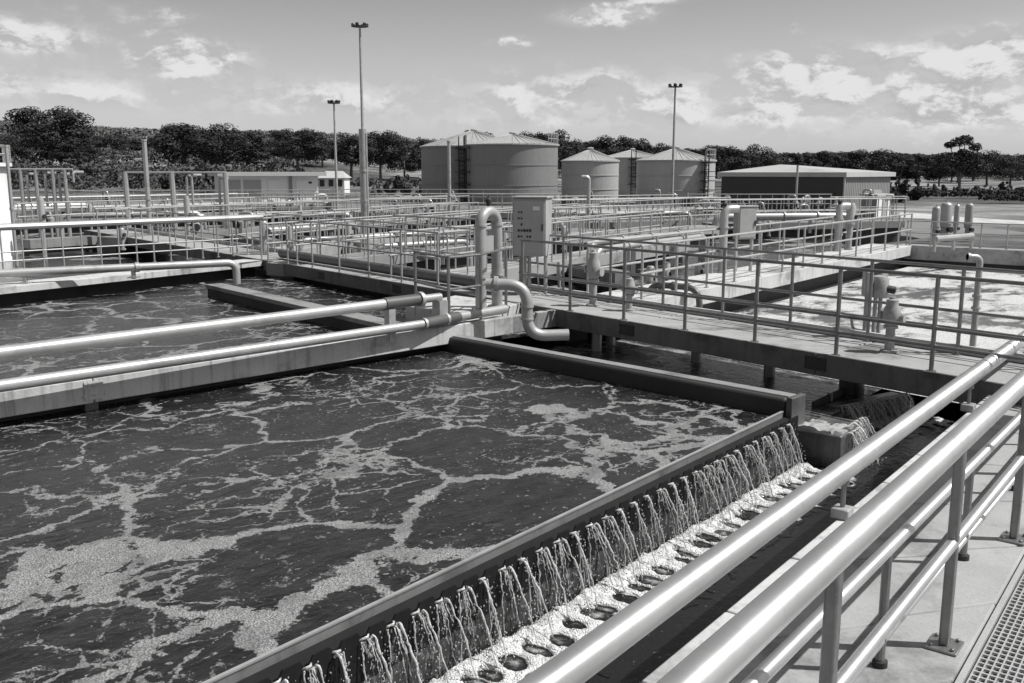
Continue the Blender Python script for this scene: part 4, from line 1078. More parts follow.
# ------------------------------------------------------------------ tanks
def tank(px, dist, rpx, yrim, yapex, label, body='tank', nrib=40, ladder_at=None, rail=False, seg=56):
    c = PD(px, 180, dist); b = Vector((c.x, c.y, terrain_z(c.x, c.y) - .02)); k = dist / FPX; r = rpx * k
    h = ZT(b, yrim) - b.z; ha = ZT(b, yapex) - b.z
    t = thing('storage_tank', label, 'tank', b, 'storage tanks behind the basins')
    mb = MB(); mb.lathe([(r * 1.02, 0), (r * 1.02, .25), (r, .26)] + [(r, h * f) for f in (.33, .66)] + [(r, h)], b, seg); mb.build('shell', body, t)
    mb = MB()
    for f in (.33, .66, .985): mb.lathe([(r + .01, h * f - .05), (r + .05, h * f - .04), (r + .05, h * f + .04), (r + .01, h * f + .05)], b, seg)
    mb.each('hoop', body, t)
    mb = MB(); mb.lathe([(r * 1.035, h - .12), (r * 1.035, h + .02), (r * .04, ha), (.02, ha + .05)], b, nrib); rf_ = mb.build('roof', 'tank_roof', t, smooth=0)
    mb = MB()
    for i in range(nrib):
        a = 2 * math.pi * (i + .0) / nrib; d = Vector((math.cos(a), math.sin(a), 0))
        mb.tube([b + d * r * 1.03 + UPZ * (h + .03), b + d * r * .05 + UPZ * (ha + .03)], .03, 4)
    tag(mb.build('roof_rib', 'tank_roof', rf_), kind='stuff')
    mb = MB(); mb.lathe([(.35, 0), (.35, .2), (.42, .22), (.3, .32), (.05, .36)], b + UPZ * (ha - .1), 12); mb.build('roof_vent', 'tank_roof', rf_)
    if ladder_at is not None:
        a = ladder_at; d = Vector((math.cos(a), math.sin(a), 0)); s = Vector((-d.y, d.x, 0))
        mb = MB()
        for o in (-.3, .3): mb.tube([b + d * (r + .35) + s * o, b + d * (r + .35) + s * o + UPZ * (h + 1.0)], .07, 6)
        for i in range(int(h / .45)): mb.tube([b + d * (r + .35) - s * .3 + UPZ * (i * .45 + .2), b + d * (r + .35) + s * .3 + UPZ * (i * .45 + .2)], .04, 5)
        mb.build('ladder', 'dark_steel', t)
        mb = MB()
        for i in range(4): mb.lathe([(.75, -.04), (.80, -.04), (.80, .04), (.75, .04)], b + d * (r + .6) + UPZ * (h * (.35 + .2 * i)), 12)
        mb.each('safety_hoop', 'dark_steel', t)
    if rail:
        mb = MB(); a0 = rail[0]; a1 = rail[1]; n = 10; ring = []
        for i in range(n + 1):
            a = a0 + (a1 - a0) * i / n; p = b + Vector((math.cos(a), math.sin(a), 0)) * (r * 1.0) + UPZ * (h + .05); ring.append(p)
            mb.tube([p, p + UPZ * 1.1], .035, 5)
        for z in (.55, 1.1): mb.tube([p + UPZ * z for p in ring], .035, 5)
        mb.build('roof_railing', 'galv', rf_)
    return b, r, h
tank(474, 116, 51.5, 147, 131, 'dark grey round tank with pale cone roof, left half of the overlapping pair', ladder_at=R(-100), seg=64)
tank(512.5, 106, 44.5, 145, 134, 'tallest round grey tank right behind the control cabinet, in front of its twin', ladder_at=R(197), rail=(R(-40), R(30)), seg=64)
tank(632, 136, 31, 158, 150, 'partly hidden tank in the gap between the two smaller round tanks', body='tank_light', ladder_at=R(-95))
tank(590, 112, 28, 161, 149.5, 'small round tank just right of the tallest one, grooved cone roof', body='tank_light')
tank(675.5, 106, 38, 160.5, 148.5, 'wide round tank with ladder at its right, behind the lamp mast', body='tank_light', ladder_at=R(-55), rail=(R(-50), R(30)))
# low clutter at the tank feet
for i, (px, w_, h_, lab) in enumerate(((566, 10, 7, 'low dark box at the foot of the small tank'), (606, 8, 6, 'small white hopper between the two small tanks'), (688, 9, 9, 'dark low equipment housing at the foot of the wide tank'), (735 - 20, 9, 9, 'pale boxy unit right of the wide tank'))):
    d = 99; c = PD(px, 180, d); b = Vector((c.x, c.y, ZG)); k = d / FPX
    t = thing('equipment_box', lab, 'equipment', b)
    mb = MB(); mb.box(b + UPZ * (h_ * k / 2), w_ * k, 1.0, h_ * k); mb.build('housing', ('dark_steel', 'white_pipe', 'dark_steel', 'valve')[i], t, bevel=.05)
    mb = MB(); mb.tube([b + UPZ * h_ * k, b + UPZ * (h_ * k + .5)], .12, 8); mb.build('outlet', 'galv', t)

# ------------------------------------------------------------------ shed, kiosk, white building, house
def hip_roof(poly, zb, apex0, apex1, over=.0, th=.25):
    mb = MB(); v = [Vector((p.x, p.y, zb)) for p in poly] + [Vector((p.x, p.y, zb + th)) for p in poly] + [apex0, apex1]
    return mb.add(v, [(3, 2, 1, 0), (0, 1, 5, 4), (1, 2, 6, 5), (2, 3, 7, 6), (3, 0, 4, 7), (4, 5, 8), (5, 6, 9, 8), (6, 7, 9), (7, 4, 8, 9)])
sd_ = 84.0
s0 = P(721, 211, ZG); s1 = P(842, 215.5, ZG); s2 = PD(889, 200, s1.y + 11); s2.z = ZG; s3 = s2 + (s0 - s1)
zr = ZT(s1, 177)
t = thing('shed', 'large dark-fronted shed with a low bright roof, right of the tanks', 'building', s0)
c = (s0 + s1 + s2 + s3) / 4
mb = MB(); mb.prism([s0, s1, s2, s3], ZG, zr)
# corrugation battens on the right-hand wall
for i in range(28):
    p = s1.lerp(s2, (i + .5) / 28); dd = (s2 - s1).normalized(); nn = Vector((dd.y, -dd.x, 0))
    mb.box(up(p, (ZG + zr) / 2) + nn * .012, .12, .024, zr - ZG - .1, (dd, nn, UPZ))
wl = mb.build('wall', 'shed_wall', t, smooth=0)
fx = (s1 - s0).normalized(); fnn = Vector((fx.y, -fx.x, 0)); Lf = (s1 - s0).length; Hs = zr - ZG
mb = MB(); mb.box(up((s0 + s1) / 2, ZG + Hs / 2) + fnn * .06, Lf - .02, .1, Hs - .02, (fx, fnn, UPZ)); mb.build('shaded_front', 'shed_shaded', t, smooth=0)
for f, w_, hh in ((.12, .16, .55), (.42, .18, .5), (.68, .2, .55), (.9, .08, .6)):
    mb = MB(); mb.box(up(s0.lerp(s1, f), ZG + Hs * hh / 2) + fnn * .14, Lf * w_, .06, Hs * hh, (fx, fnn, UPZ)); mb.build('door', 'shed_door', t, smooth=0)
ap = PD(780, 165, c.y - 1.5); ap2 = PD(800, 166.5, c.y + 4); ap = Vector((ap.x, ap.y, CZ + ray(780, 164.5).z * ap.y / ray(780, 164.5).y)); ap2 = Vector((ap2.x, ap2.y, ap.z - .05))
ex = [p + (p - c).normalized() * .5 for p in (s0, s1, s2, s3)]
hip_roof(ex, zr, ap, ap2, th=.38).build('roof', 'roof', t, smooth=0)
mb = MB(); mb.tube([up(s1, ZG) + fnn * .1 + fx * .1, up(s1, zr) + fnn * .1 + fx * .1], .08, 6); mb.build('downpipe', 'white_pipe', t)

k0 = P(861, 216, ZG); k1 = P(876, 218, ZG); k2 = PD(889.5, 215, k1.y + 2.4); k2.z = ZG; k3 = k2 + k0 - k1
zk = ZT(k1, 196.5)
t = thing('kiosk', 'small white plant kiosk standing beside the right wall of the shed', 'kiosk', k1)
mb = MB(); mb.prism([k0, k1, k2, k3], ZG, zk); mb.build('wall', 'white_wall', t, smooth=0)
kc = (k0 + k1 + k2 + k3) / 4; mb = MB(); mb.prism([p + (p - kc).normalized() * .25 for p in (k0, k1, k2, k3)], zk, zk + .15); mb.build('roof', 'roof', t, smooth=0)
kx = (k2 - k1).normalized(); kn = Vector((kx.y, -kx.x, 0))
mb = MB(); mb.box(up(k1.lerp(k2, .55), ZG + .9) + kn * .03, .9, .05, 1.7, (kx, kn, UPZ)); mb.build('door', 'grey_door', t, smooth=0)
kx0 = (k1 - k0).normalized(); kn0 = Vector((kx0.y, -kx0.x, 0))
mb = MB(); mb.box(up(k0.lerp(k1, .5), (ZG + zk) / 2) + kn0 * .03, (k1 - k0).length, .06, zk - ZG, (kx0, kn0, UPZ)); mb.build('side_panel', 'shed_wall', t, smooth=0)
mb = MB(); mb.box(up(kc, zk + .3), .6, .5, .3); mb.build('roof_fan', 'white_wall', t, smooth=0)

w0, w1 = P(224, 207, ZG), P(319, 207.5, ZG); w1 = P(319, 205.6, ZG)
zw = ZT(w0, 176)
t = thing('building', 'long low white building with flat overhanging roof, left of the lamp masts', 'building', w0)
wx = (w1 - w0); Lb = wx.length; wx.normalize(); wn_ = Vector((wx.y, -wx.x, 0)); wax = (wx, wn_, UPZ)
w2_, w3_ = w1 - wn_ * 6 , w0 - wn_ * 6
mb = MB(); mb.prism([w0, w1, w2_, w3_], ZG, zw); mb.build('wall', 'white_wall', t, smooth=0)
mb = MB(); mb.prism([w0 - wx * .6 + wn_ * .9, w1 + wx * .7 + wn_ * .9, w2_ + wx * .7 - wn_ * .6, w3_ - wx * .6 - wn_ * .6], zw, zw + .42); mb.build('roof', 'roof', t, smooth=0)
for f, wd_, m_ in ((.10, .16, 'grey_door'), (.30, .18, 'grey_door'), (.52, .12, 'white_wall'), (.84, .16, 'white_wall')):
    mb = MB(); mb.box(up(w0 + wx * Lb * f, (ZG + zw) / 2 - .1) + wn_ * .04, Lb * wd_, .08, (zw - ZG) * .8, wax); mb.build('door', m_, t, smooth=0)
mb = MB(); mb.box(up(w0 + wx * Lb * .70, (ZG + zw) / 2) + wn_ * .12, .3, .2, (zw - ZG) * .98, wax); mb.build('pillar', 'shed_wall', t, smooth=0)
mb = MB(); mb.box(up(w0 + wx * Lb * .91, zw - .7) + wn_ * .06, .35, .06, .22, wax); mb.build('wall_light', 'dark_steel', t, smooth=0)

hc = PD(331, 180, 150); hz = terrain_z(hc.x, hc.y)
def zpix(y, d): r_ = ray(CX, y); return CZ + r_.z * d / r_.y
t = thing('house', 'small bright house with dark windows between the white building and the tall mast', 'house', Vector((hc.x, 150, zpix(198, 150))))
kk = 150 / FPX
hb_ = t.location
mb = MB(); mb.prism([Vector((hc.x - 12 * kk, 150, 0)), Vector((hc.x + 13 * kk, 150, 0)), Vector((hc.x + 13 * kk, 155, 0)), Vector((hc.x - 12 * kk, 155, 0))], hb_.z - 1, zpix(178, 150)); mb.build('wall', 'white_wall', t, smooth=0)
zt_ = zpix(178, 150); za_ = zpix(171, 150)
mb = MB(); x0_, x1_ = hc.x - 14 * kk, hc.x + 15 * kk
mb.add([(x0_, 149.5, zt_), (x1_, 149.5, zt_), (x1_, 155.5, zt_), (x0_, 155.5, zt_), (x0_ + 6 * kk, 152.5, za_), (x1_ - 6 * kk, 152.5, za_)], [(0, 1, 5, 4), (2, 3, 4, 5), (1, 2, 5), (3, 0, 4), (3, 2, 1, 0)]); mb.build('roof', 'roof', t, smooth=0)
for px in (322, 331, 340):
    mb = MB(); c_ = PD(px, 180, 150); mb.box(Vector((c_.x, 149.95, zpix(183, 150))), 4.5 * kk, .12, 6.5 * kk); wn = mb.build('window', 'window', t, smooth=0)

# ------------------------------------------------------------------ masts and slim posts
def mast(px, dist, ybase_z, ytop, label, heads, r0, r1, ysleeve=None, xtop=None):
    c = PD(px, 200, dist); b = Vector((c.x, c.y, ybase_z)); h = ZT(b, ytop) - b.z; k = dist / FPX
    t = thing('light_mast', label, 'light mast', b, 'floodlight masts')
    mb = MB(); mb.tube([b, b + UPZ * (h * .99)], [r0 * k, r1 * k], 12); mb.lathe([(r0 * k * 1.9, 0), (r0 * k * 1.9, .06)], b, 12); mb.build('pole', 'galv', t)
    if ysleeve:
        hs = ZT(b, ysleeve) - b.z
        mb = MB(); mb.tube([b + UPZ * .05, b + UPZ * hs], 3.9 * k, 14); mb.build('sleeve', 'grey_pipe', t)
        mb = MB(); mb.tube([b + UPZ * .05 + Vector((3.4 * k, -1.8 * k, 0)), b + UPZ * (hs * .97) + Vector((3.4 * k, -1.8 * k, 0))], 1.1 * k, 8)
        for f in (.12, .48, .7): mb.lathe([(4.4 * k, -.04), (4.4 * k, .04)], b + UPZ * hs * f, 14)
        mb.build('cable_conduit', 'galv', t)
    mb = MB(); mb.lathe([(1.2 * k, -.4 * k), (heads * 1.0 * k, 0), (heads * 1.0 * k, .5 * k), (1.0 * k, .8 * k)], b + UPZ * (h - 3.4 * k), 12); hf_ = mb.build('head_frame', 'lamp', t)
    for i in range(6):
        a = 2 * math.pi * i / 6 + .3; d = Vector((math.cos(a), math.sin(a), 0)); p = b + UPZ * (h - 1.7 * k) + d * (heads * .82 * k); s = Vector((-d.y, d.x, 0))
        ax = (s, (d - UPZ * .5).normalized(), (d * .5 + UPZ).normalized())
        mb = MB(); mb.box(p, 2.6 * k, 2.0 * k, 2.6 * k, ax); mb.build('floodlight', 'lamp', hf_, bevel=.15 * k)
    return t
m1b = P(365, 263, ZD - .4)
mast(364.5, 30, -.55, 23, 'tallest floodlight mast with a thick grey lower sleeve, left of the tanks', 8.5, 2.0, 1.1, ysleeve=129)
mast(337, 74, ZG, 100, 'slim floodlight mast with three visible heads, left of the tallest mast', 6.2, 1.6, .8)
mast(672, 62, ZG, 83.5, 'slim floodlight mast standing in front of the wide round tank', 7.2, 1.6, .9)
def slim(px, dist, zb, ytop, r, label, mat='galv', hook=0, name='post', cat='post'):
    c = PD(px, 200, dist); b = Vector((c.x, c.y, zb)); h = ZT(b, ytop); k = dist / FPX
    t = thing(name, label, cat, b)
    mb = MB(); pts = [b, up(b, h)]
    if hook: pts = bend([b, up(b, h), up(b, h) + Vector((hook * k, 0, 0))], abs(hook) * .5 * k, 6)
    mb.tube(pts, r * k, 9); mb.build('shaft', mat, t)
    mb = MB(); mb.lathe([(r * 2.2 * k, 0), (r * 2.2 * k, .05)], b, 10); mb.build('base_plate', mat, t)
    mb = MB(); mb.lathe([(r * 1.3 * k, -.04), (r * 1.3 * k, .04)], up(b, (b.z + h) / 2), 10)
    if not hook: mb.lathe([(r * 1.2 * k, 0), (r * 1.2 * k, .06)], up(b, h), 10)
    mb.each('collar', mat, t)
    return t
slim(449.5, 45, ZG, 142, 1.7, 'plain grey pole standing in front of the left tank of the pair')
slim(796, 60, ZG, 166, 1.1, 'thin pale pole standing in front of the dark shed')
slim(588.5, 40, -.6, 177, 2.0, 'hooked vent pole right of the control cabinet', mat='white_pipe', hook=-7, name='vent_pipe', cat='pipe')
slim(148, 34, -.6, 141, 2.3, 'tall white pole with a cross tip left of the white building', mat='white_pipe', name='pole', cat='pole')

# ------------------------------------------------------------------ tower at the left edge
tb = PD(-30, 235, 31); tb.z = -.7; k = 31 / FPX
t = thing('tower', 'pale round tower cut off by the left edge, with a railed gallery', 'tower', tb)
zt1 = ZT(tb, 167); zt2 = ZT(tb, 163)
mb = MB(); mb.lathe([(40 * k, 0), (40 * k, .3), (39 * k, .35), (38 * k, zt1 - tb.z)], tb, 48); mb.build('shell', 'tower', t)
mb = MB(); mb.lathe([(38 * k, 0), (43 * k, .02), (43 * k, zt2 - zt1), (30 * k, zt2 - zt1 + .02)], up(tb, zt1), 48); mb.build('gallery', 'tower', t)
mb = MB()
for i in range(18):
    a = 2 * math.pi * i / 18; p = up(tb, zt2) + Vector((math.cos(a), math.sin(a), 0)) * 42 * k; mb.tube([p, p + UPZ * .55], .025, 6)
for z in (.28, .55): mb.tube([up(tb, zt2 + z) + Vector((math.cos(2 * math.pi * i / 36), math.sin(2 * math.pi * i / 36), 0)) * 42 * k for i in range(37)], .025, 6)
mb.build('gallery_railing', 'galv', t)
slim(11, 29, -.6, 147, 1.7, 'thin leaning-looking pole touching the right side of the pale tower', mat='white_pipe', name='pole', cat='pole')

# ------------------------------------------------------------------ pipe racks at the left
def rack(label, dist, xs, ybase_z, ytop, x0, x1, r_leg, r_top, mat='white_pipe', extra=()):
    c = PD(xs[0], 200, dist); t = thing('pipe_rack', label, 'pipe rack', Vector((c.x, dist, ybase_z))); k = dist / FPX
    zt = zpix(ytop, dist)
    for x in xs:
        p = PD(x, 200, dist); mb = MB(); mb.tube([up(p, ybase_z), up(p, zt)], r_leg * k, 8); mb.lathe([(r_leg * 1.8 * k, 0), (r_leg * 1.8 * k, .05)], up(p, ybase_z), 10); mb.build('leg', mat, t)
    a, b = PD(x0, 200, dist), PD(x1, 200, dist)
    mb = MB(); mb.tube([up(a, zt), up(b, zt)], r_top * k, 8); mb.build('cross_pipe', mat, t)
    for (xa, ya, yb) in extra:
        p = PD(xa, 200, dist); mb = MB(); mb.tube(bend([up(p, zpix(yb, dist)), up(p, zpix(ya, dist)), up(p, zpix(ya, dist)) + Vector((6 * k, .4, 0))], 3 * k), 1.3 * k, 7); mb.build('drop_pipe', mat, t)
    return t
rack('open pipe rack of pale legs under one long pipe, right of the pale tower', 40, (23, 38, 55, 67), -.7, 169.5, 12, 75, 2.0, 1.3, extra=((29, 174, 204), (47, 173, 206), (61, 174, 203), (75, 172, 182)))
rack('tall pipe rack with three thick posts between the tower and the white building', 37, (127, 173.5, 226.5), -.7, 172.5, 127, 228, 2.6, 1.0, extra=((188, 176, 206), (193, 175, 208), (220, 178, 222)))
def actuator_small(px, dist, ybase_z, ytop, w, label):
    c = PD(px, 210, dist); b = Vector((c.x, dist, ybase_z)); k = dist / FPX; h = ZT(b, ytop) - b.z
    t = thing('valve', label, 'valve', b)
    mb = MB(); mb.tube([b, b + UPZ * h * .6], w * .3 * k, 10); mb.lathe([(w * .5 * k, 0), (w * .5 * k, .05)], b, 12); mb.build('stem', 'valve', t)
    mb = MB(); mb.lathe([(w * .5 * k, 0), (w * .5 * k, h * .38), (w * .35 * k, h * .45)], b + UPZ * h * .55, 14); mb.build('body', 'white_pipe', t)
    mb = MB(); mb.lathe([(w * .3 * k, 0), (w * .3 * k, w * .7 * k)], b + UPZ * h * .7, 10, Vector((1, -.4, 0))); mb.build('handwheel', 'dark_steel', t)
actuator_small(41, 31, -.6, 196, 7, 'pale valve column under the pipe rack near the tower')
actuator_small(187, 33, -.6, 196, 6, 'slim valve column between the thick rack posts')
actuator_small(263, 25.5, ZD, 221, 9, 'dark round valve at the corner where the left wall meets the long walkway')
actuator_small(120, 27, ZD, 228, 6, 'low valve behind the fat white top rail at the left')

# ------------------------------------------------------------------ pipe-and-cabinet groups on the right walkway
def hooked_pipe(px, base_off, ytop, r, hookpx, label, t0=None):
    b = None
    a = W2s + w2n * base_off
    lo, hi = -2.0, 40.0
    for _ in range(60):
        m = (lo + hi) / 2; v = a + w2d * m - CAM; xx = CX + FPX * v.x / v.dot(FW)
        if xx < px: lo = m
        else: hi = m
    b = up(a + w2d * lo, ZD); k = b.y / FPX; zt = ZT(b, ytop)
    t = thing('pipe', label, 'pipe', b)
    mb = MB(); mb.tube(bend([b, up(b, zt), up(b, zt) + Vector((hookpx * k, .1, 0))], abs(hookpx) * .55 * k, 8), r * k, 14); mb.build('barrel', 'white_pipe', t)
    mb = MB(); 
    for f in (.0, .35, .7): mb.lathe([(r * 1.3 * k, -.015), (r * 1.3 * k, .02)], up(b, ZD + .02 + (zt - ZD) * f), 14)
    mb.each('flange', 'white_pipe', t)
    mb = MB(); mb.lathe([(r * .5 * k, 0), (r * .6 * k, 3 * k), (r * .3 * k, 4 * k)], up(b, zt + r * k * .6), 10); mb.build('air_valve', 'dark_steel', t)
    return b, k
hb1, k = hooked_pipe(722, 1.05, 209, 4.2, 14, 'fat hooked white pipe beside a small cabinet on the right walkway')
cb_ = up(PD(744, 240, hb1.y + .3), ZD); kk = cb_.y / FPX
cabinet('control_cabinet', 'small pale cabinet on two legs beside the fat hooked pipe', cb_, Vector((.93, .36, 0)).normalized(), Vector((-.36, .93, 0)).normalized(), 21 * kk, 9 * kk, 0, ZT(cb_, 239), ZT(cb_, 207), [(-.2, 0, .04), (.2, 0, .04)], panel=False)
hb2, k = hooked_pipe(837, 1.05, 206, 3.6, 10, 'hooked white pipe before the dark shed, on the right walkway')
actuator_small(851, hb2.y + .5, ZD, 203, 9, 'dark valve actuator beside the hooked pipe before the shed')

# ------------------------------------------------------------------ the maze of basins behind: walls, decks, railings, pipes
def deck(label, pa, pb, w, th=.3, mat='concrete', zb=-1.1, name='basin_wall', cat='wall', group='low walls of the far basins'):
    d = (pb - pa).normalized(); n = Vector((-d.y, d.x, 0)); t = thing(name, label, cat, pa, group)
    mb = MB(); mb.beam(pa + n * w / 2, pb + n * w / 2, w, th); mb.build('top_slab', mat, t, smooth=0)
    mb = MB(); mb.beam(up(pa, pa.z - th - .004) + n * w * .55, up(pb, pb.z - th - .004) + n * w * .55, w * .7, pa.z - th - zb); mb.build('base_wall', 'algae_concrete', t, smooth=0)
    return t
# liquor filling everything behind the walkway, out to the far rim of the works
far0, far1 = P(-250, 207, ZW), P(760, 207, ZW)
sheet('water', [L2s + l2n * .5, W1a - udir * 1 + un * .2, W2s + un * .2 - udir * .4, W2e + w2n * .2, far1, far0], ZFAR - .012, 'water_far', W1a, w2d)
def pline(x0, y0, x1, y1, z=ZD): return P(x0, y0, z), P(x1, y1, z)
far = [  # label, line (pixels), deck width, railing posts, rail height, rails
 ('pale deck running back behind the U-shaped pipe', (430, 281, 690, 241), 1.1, 12, .95),
 ('pale deck passing behind the tallest mast', (300, 265, 600, 229), 1.1, 13, .95),
 ('pale deck from the corner valve towards the tanks', (265, 254, 480, 226), 1.2, 10, .95),
 ('long pale deck below the white building', (120, 238, 470, 214), 1.2, 14, .95),
 ('far pale deck just below the overlapping pair of tanks', (250, 212, 560, 213), 1.4, 14, 1.0),
 ('far pale deck below the smaller round tanks', (556, 224, 730, 219), 1.2, 9, 1.0),
 ('far cross deck behind the small cabinet', (556, 236, 720, 226), 1.0, 8, .95),
 ('far deck below the open pipe rack', (-30, 222, 250, 212), 1.3, 12, 1.0),
 ('farthest deck at the left beneath the trees', (60, 207, 330, 205), 1.3, 12, 1.0),
 ('deck in front of the dark shed', (715, 224, 905, 221), 1.2, 10, 1.0)]
for i, (lab, (x0, y0, x1, y1), w_, n_, h_) in enumerate(far):
    a, b = pline(x0, y0, x1, y1)
    deck(lab, a, b, w_, mat=('deck_concrete', 'old_concrete')[i % 2])
    d = (b - a).normalized(); nn = Vector((-d.y, d.x, 0))
    railing('near-side railing of the ' + lab, a + nn * .08, b + nn * .08, h_, int(n_ * 1.6), rails=(1.0, .5), pr=.02, rr=.022, group='railings among the far basins', mat='galv')
    if i not in (6, 8):
        railing('far-side railing of the ' + lab, a + nn * (w_ - .08), b + nn * (w_ - .08), h_, int(n_ * 1.5), rails=(1.0, .5), pr=.02, rr=.022, group='railings among the far basins', mat='galv')
cross = [('low cross wall left of the tallest mast', (318, 243, 352, 249), .5), ('dark cross wall behind the hooked vent pole', (590, 229, 655, 236), .7),
         ('short wall below the fat white rail', (30, 240, 98, 236), .6), ('low cross wall under the plain grey pole', (415, 233, 468, 243), .5), ('low cross wall below the white building', (205, 228, 262, 240), .6),
         ('thin cross wall right of the control cabinet', (560, 262, 615, 272), .4)]
for lab, (x0, y0, x1, y1), w_ in cross:
    a, b = pline(x0, y0, x1, y1, ZD - .1); deck(lab, a, b, w_, mat='old_concrete')
pipes = [('long white pipe angled right behind the control cabinet, upper', (590, 243, 702, 232), .45, .09), ('long white pipe angled right behind the control cabinet, lower', (596, 250, 705, 236), .35, .08),
         ('pale pipe crossing left of the U-shaped pipe', (300, 240, 478, 231), .3, .07), ('white pipe low before the overlapping pair of tanks', (372, 247, 470, 241), .2, .08),
         ('pale pipe under the open pipe rack', (12, 207, 88, 205), .3, .16), ('white pipe below the white building', (225, 216, 350, 214), .4, .13), ('pale pipe left of the tallest mast', (262, 231, 358, 226), .3, .12),
         ('pale pipe running before the smaller tanks', (560, 214, 690, 213), .4, .11), ('long pipe before the dark shed', (716, 217, 850, 216), .3, .16), ('thick dark pipe behind the squat valve', (648, 284, 700, 288), .12, .06),
         ('white pipe along the left deck', (60, 216, 200, 213), .35, .12)]
for lab, (x0, y0, x1, y1), zz, r_ in pipes:
    a, b = pline(x0, y0, x1, y1, ZD + zz); d = (b - a).normalized()
    t = thing('pipe', lab, 'pipe', up(a, ZW), 'pipes among the far basins')
    m_ = 'dark_pipe' if 'dark pipe' in lab else 'white_pipe'
    mb = MB(); mb.tube(bend([up(a, ZW - .2), a, b, up(b, ZW - .2)], .3, 5), r_, 12); mb.build('barrel', m_, t)
    mb = MB()
    for f in (.25, .5, .75): mb.lathe([(r_ * 1.35, -.03), (r_ * 1.35, .03)], a.lerp(b, f), 12, d)
    mb.each('flange', m_, t)
    for f in (.3, .7):
        c = a.lerp(b, f); mb = MB(); mb.box(up(c, (c.z + ZW) / 2 - .1), .12, .12, c.z - ZW - .1); mb.build('support', 'galv', t)
# small valves scattered along the far decks
spots = [(289, 24.5, 226, 5), (348, 27, 222, 6), (398, 36, 204, 4), (512 + 52, 33, 226, 6), (652, 19, 266, 9), (668, 20, 262, 8), (700, 21, 262, 7), (770, 40, 221, 4), (505, 30, 232, 5), (560, 21, 262, 6), (90, 42, 204, 4), (300, 45, 205, 4), (445, 38, 214, 4), (620, 42, 207, 4)]
vl = ['stubby valve left of the tall slim mast, on the deck', 'stubby valve just left of the tallest mast sleeve', 'tiny valve right of the tallest mast', 'valve behind the railing right of the control cabinet', 'pale valve behind the squat valve on the walkway',
      'second pale valve behind the squat valve, further right', 'valve at the start of the pale right walkway', 'small valve under the front of the dark shed', 'small valve just left of the control cabinet', 'low valve below the control cabinet on the right',
      'tiny valve right of the open pipe rack', 'tiny valve before the door of the white building', 'small valve by the foot of the plain grey pole', 'tiny valve before the small round tank']
for (px, d_, yt, w_), lab in zip(spots, vl): actuator_small(px, d_, ZW - .1, yt, w_, lab)

# more railings, drop pipes and posts crowding the middle distance
more = [('thin fence line just below the foot of the tank pair', (300, 204, 555, 204.5), 18), ('thin fence line below the dark shed, left part', (690, 213, 830, 213), 12), ('fence line at the right before the kiosk', (830, 218, 905, 217), 8),
        ('fence line beneath the white building door', (215, 219, 345, 217), 12), ('fence line left of the plain grey pole', (352, 223, 446, 221), 10), ('fence line crossing behind the U-shaped pipe', (395, 252, 512, 262), 9),
        ('fence line behind the hooked vent pole', (556, 217, 676, 214), 12), ('fence line behind the two angled white pipes', (600, 228, 716, 218), 10), ('fence line left of the thick rack posts', (20, 230, 128, 224), 9),
        ('fence line among the rack posts', (128, 226, 255, 219), 11), ('fence line right of the tallest mast foot', (372, 236, 470, 229), 9), ('fence line left of the tallest mast foot', (268, 247, 356, 240), 8)]
for lab, (x0, y0, x1, y1), n_ in more:
    a, b = pline(x0, y0, x1, y1); railing(lab, a, b, 1.0, n_, rails=(1.0, .5), pr=.022, rr=.024, group='railings among the far basins', mat='white_pipe')
rq = random.Random(21)
proto_drop = None
for i in range(46):
    px = rq.choice((rq.uniform(20, 470), rq.uniform(560, 900))); py = rq.uniform(207, 246) if px < 600 else rq.uniform(208, 232)
    b = P(px, py, ZW - .1)
    if proto_drop is None:
        t = thing('drop_pipe', 'x', 'pipe', (0, 0, 0)); mb = MB(); mb.tube(bend([(0, 0, -.3), (0, 0, 1.0), (.35, .1, 1.0), (.35, .1, .55)], .14, 5), .055, 10); mb.build('barrel', 'white_pipe', t)
        mb = MB(); mb.lathe([(.16, 0), (.16, .22), (.1, .26), (.1, .34)], (0, 0, .5), 10); mb.build('valve_body', 'valve', t); mb = MB(); mb.lathe([(.13, 0), (.13, .03)], (0, -.2, .62), 10, (0, -1, 0)); mb.build('handwheel', 'dark_steel', t)
        proto_drop = t
    else: t = copy_tree(proto_drop)
    t.location = b; t.rotation_euler = (0, 0, rq.uniform(-.8, .8)); k_ = rq.uniform(.7, 1.5); t.scale = (rq.choice((-1, 1)) * rq.uniform(.8, 1.6), 1, k_)
    tag(t, 'small hooked drop pipe with a valve among the far basins', 'pipe', 'drop pipes among the far basins')

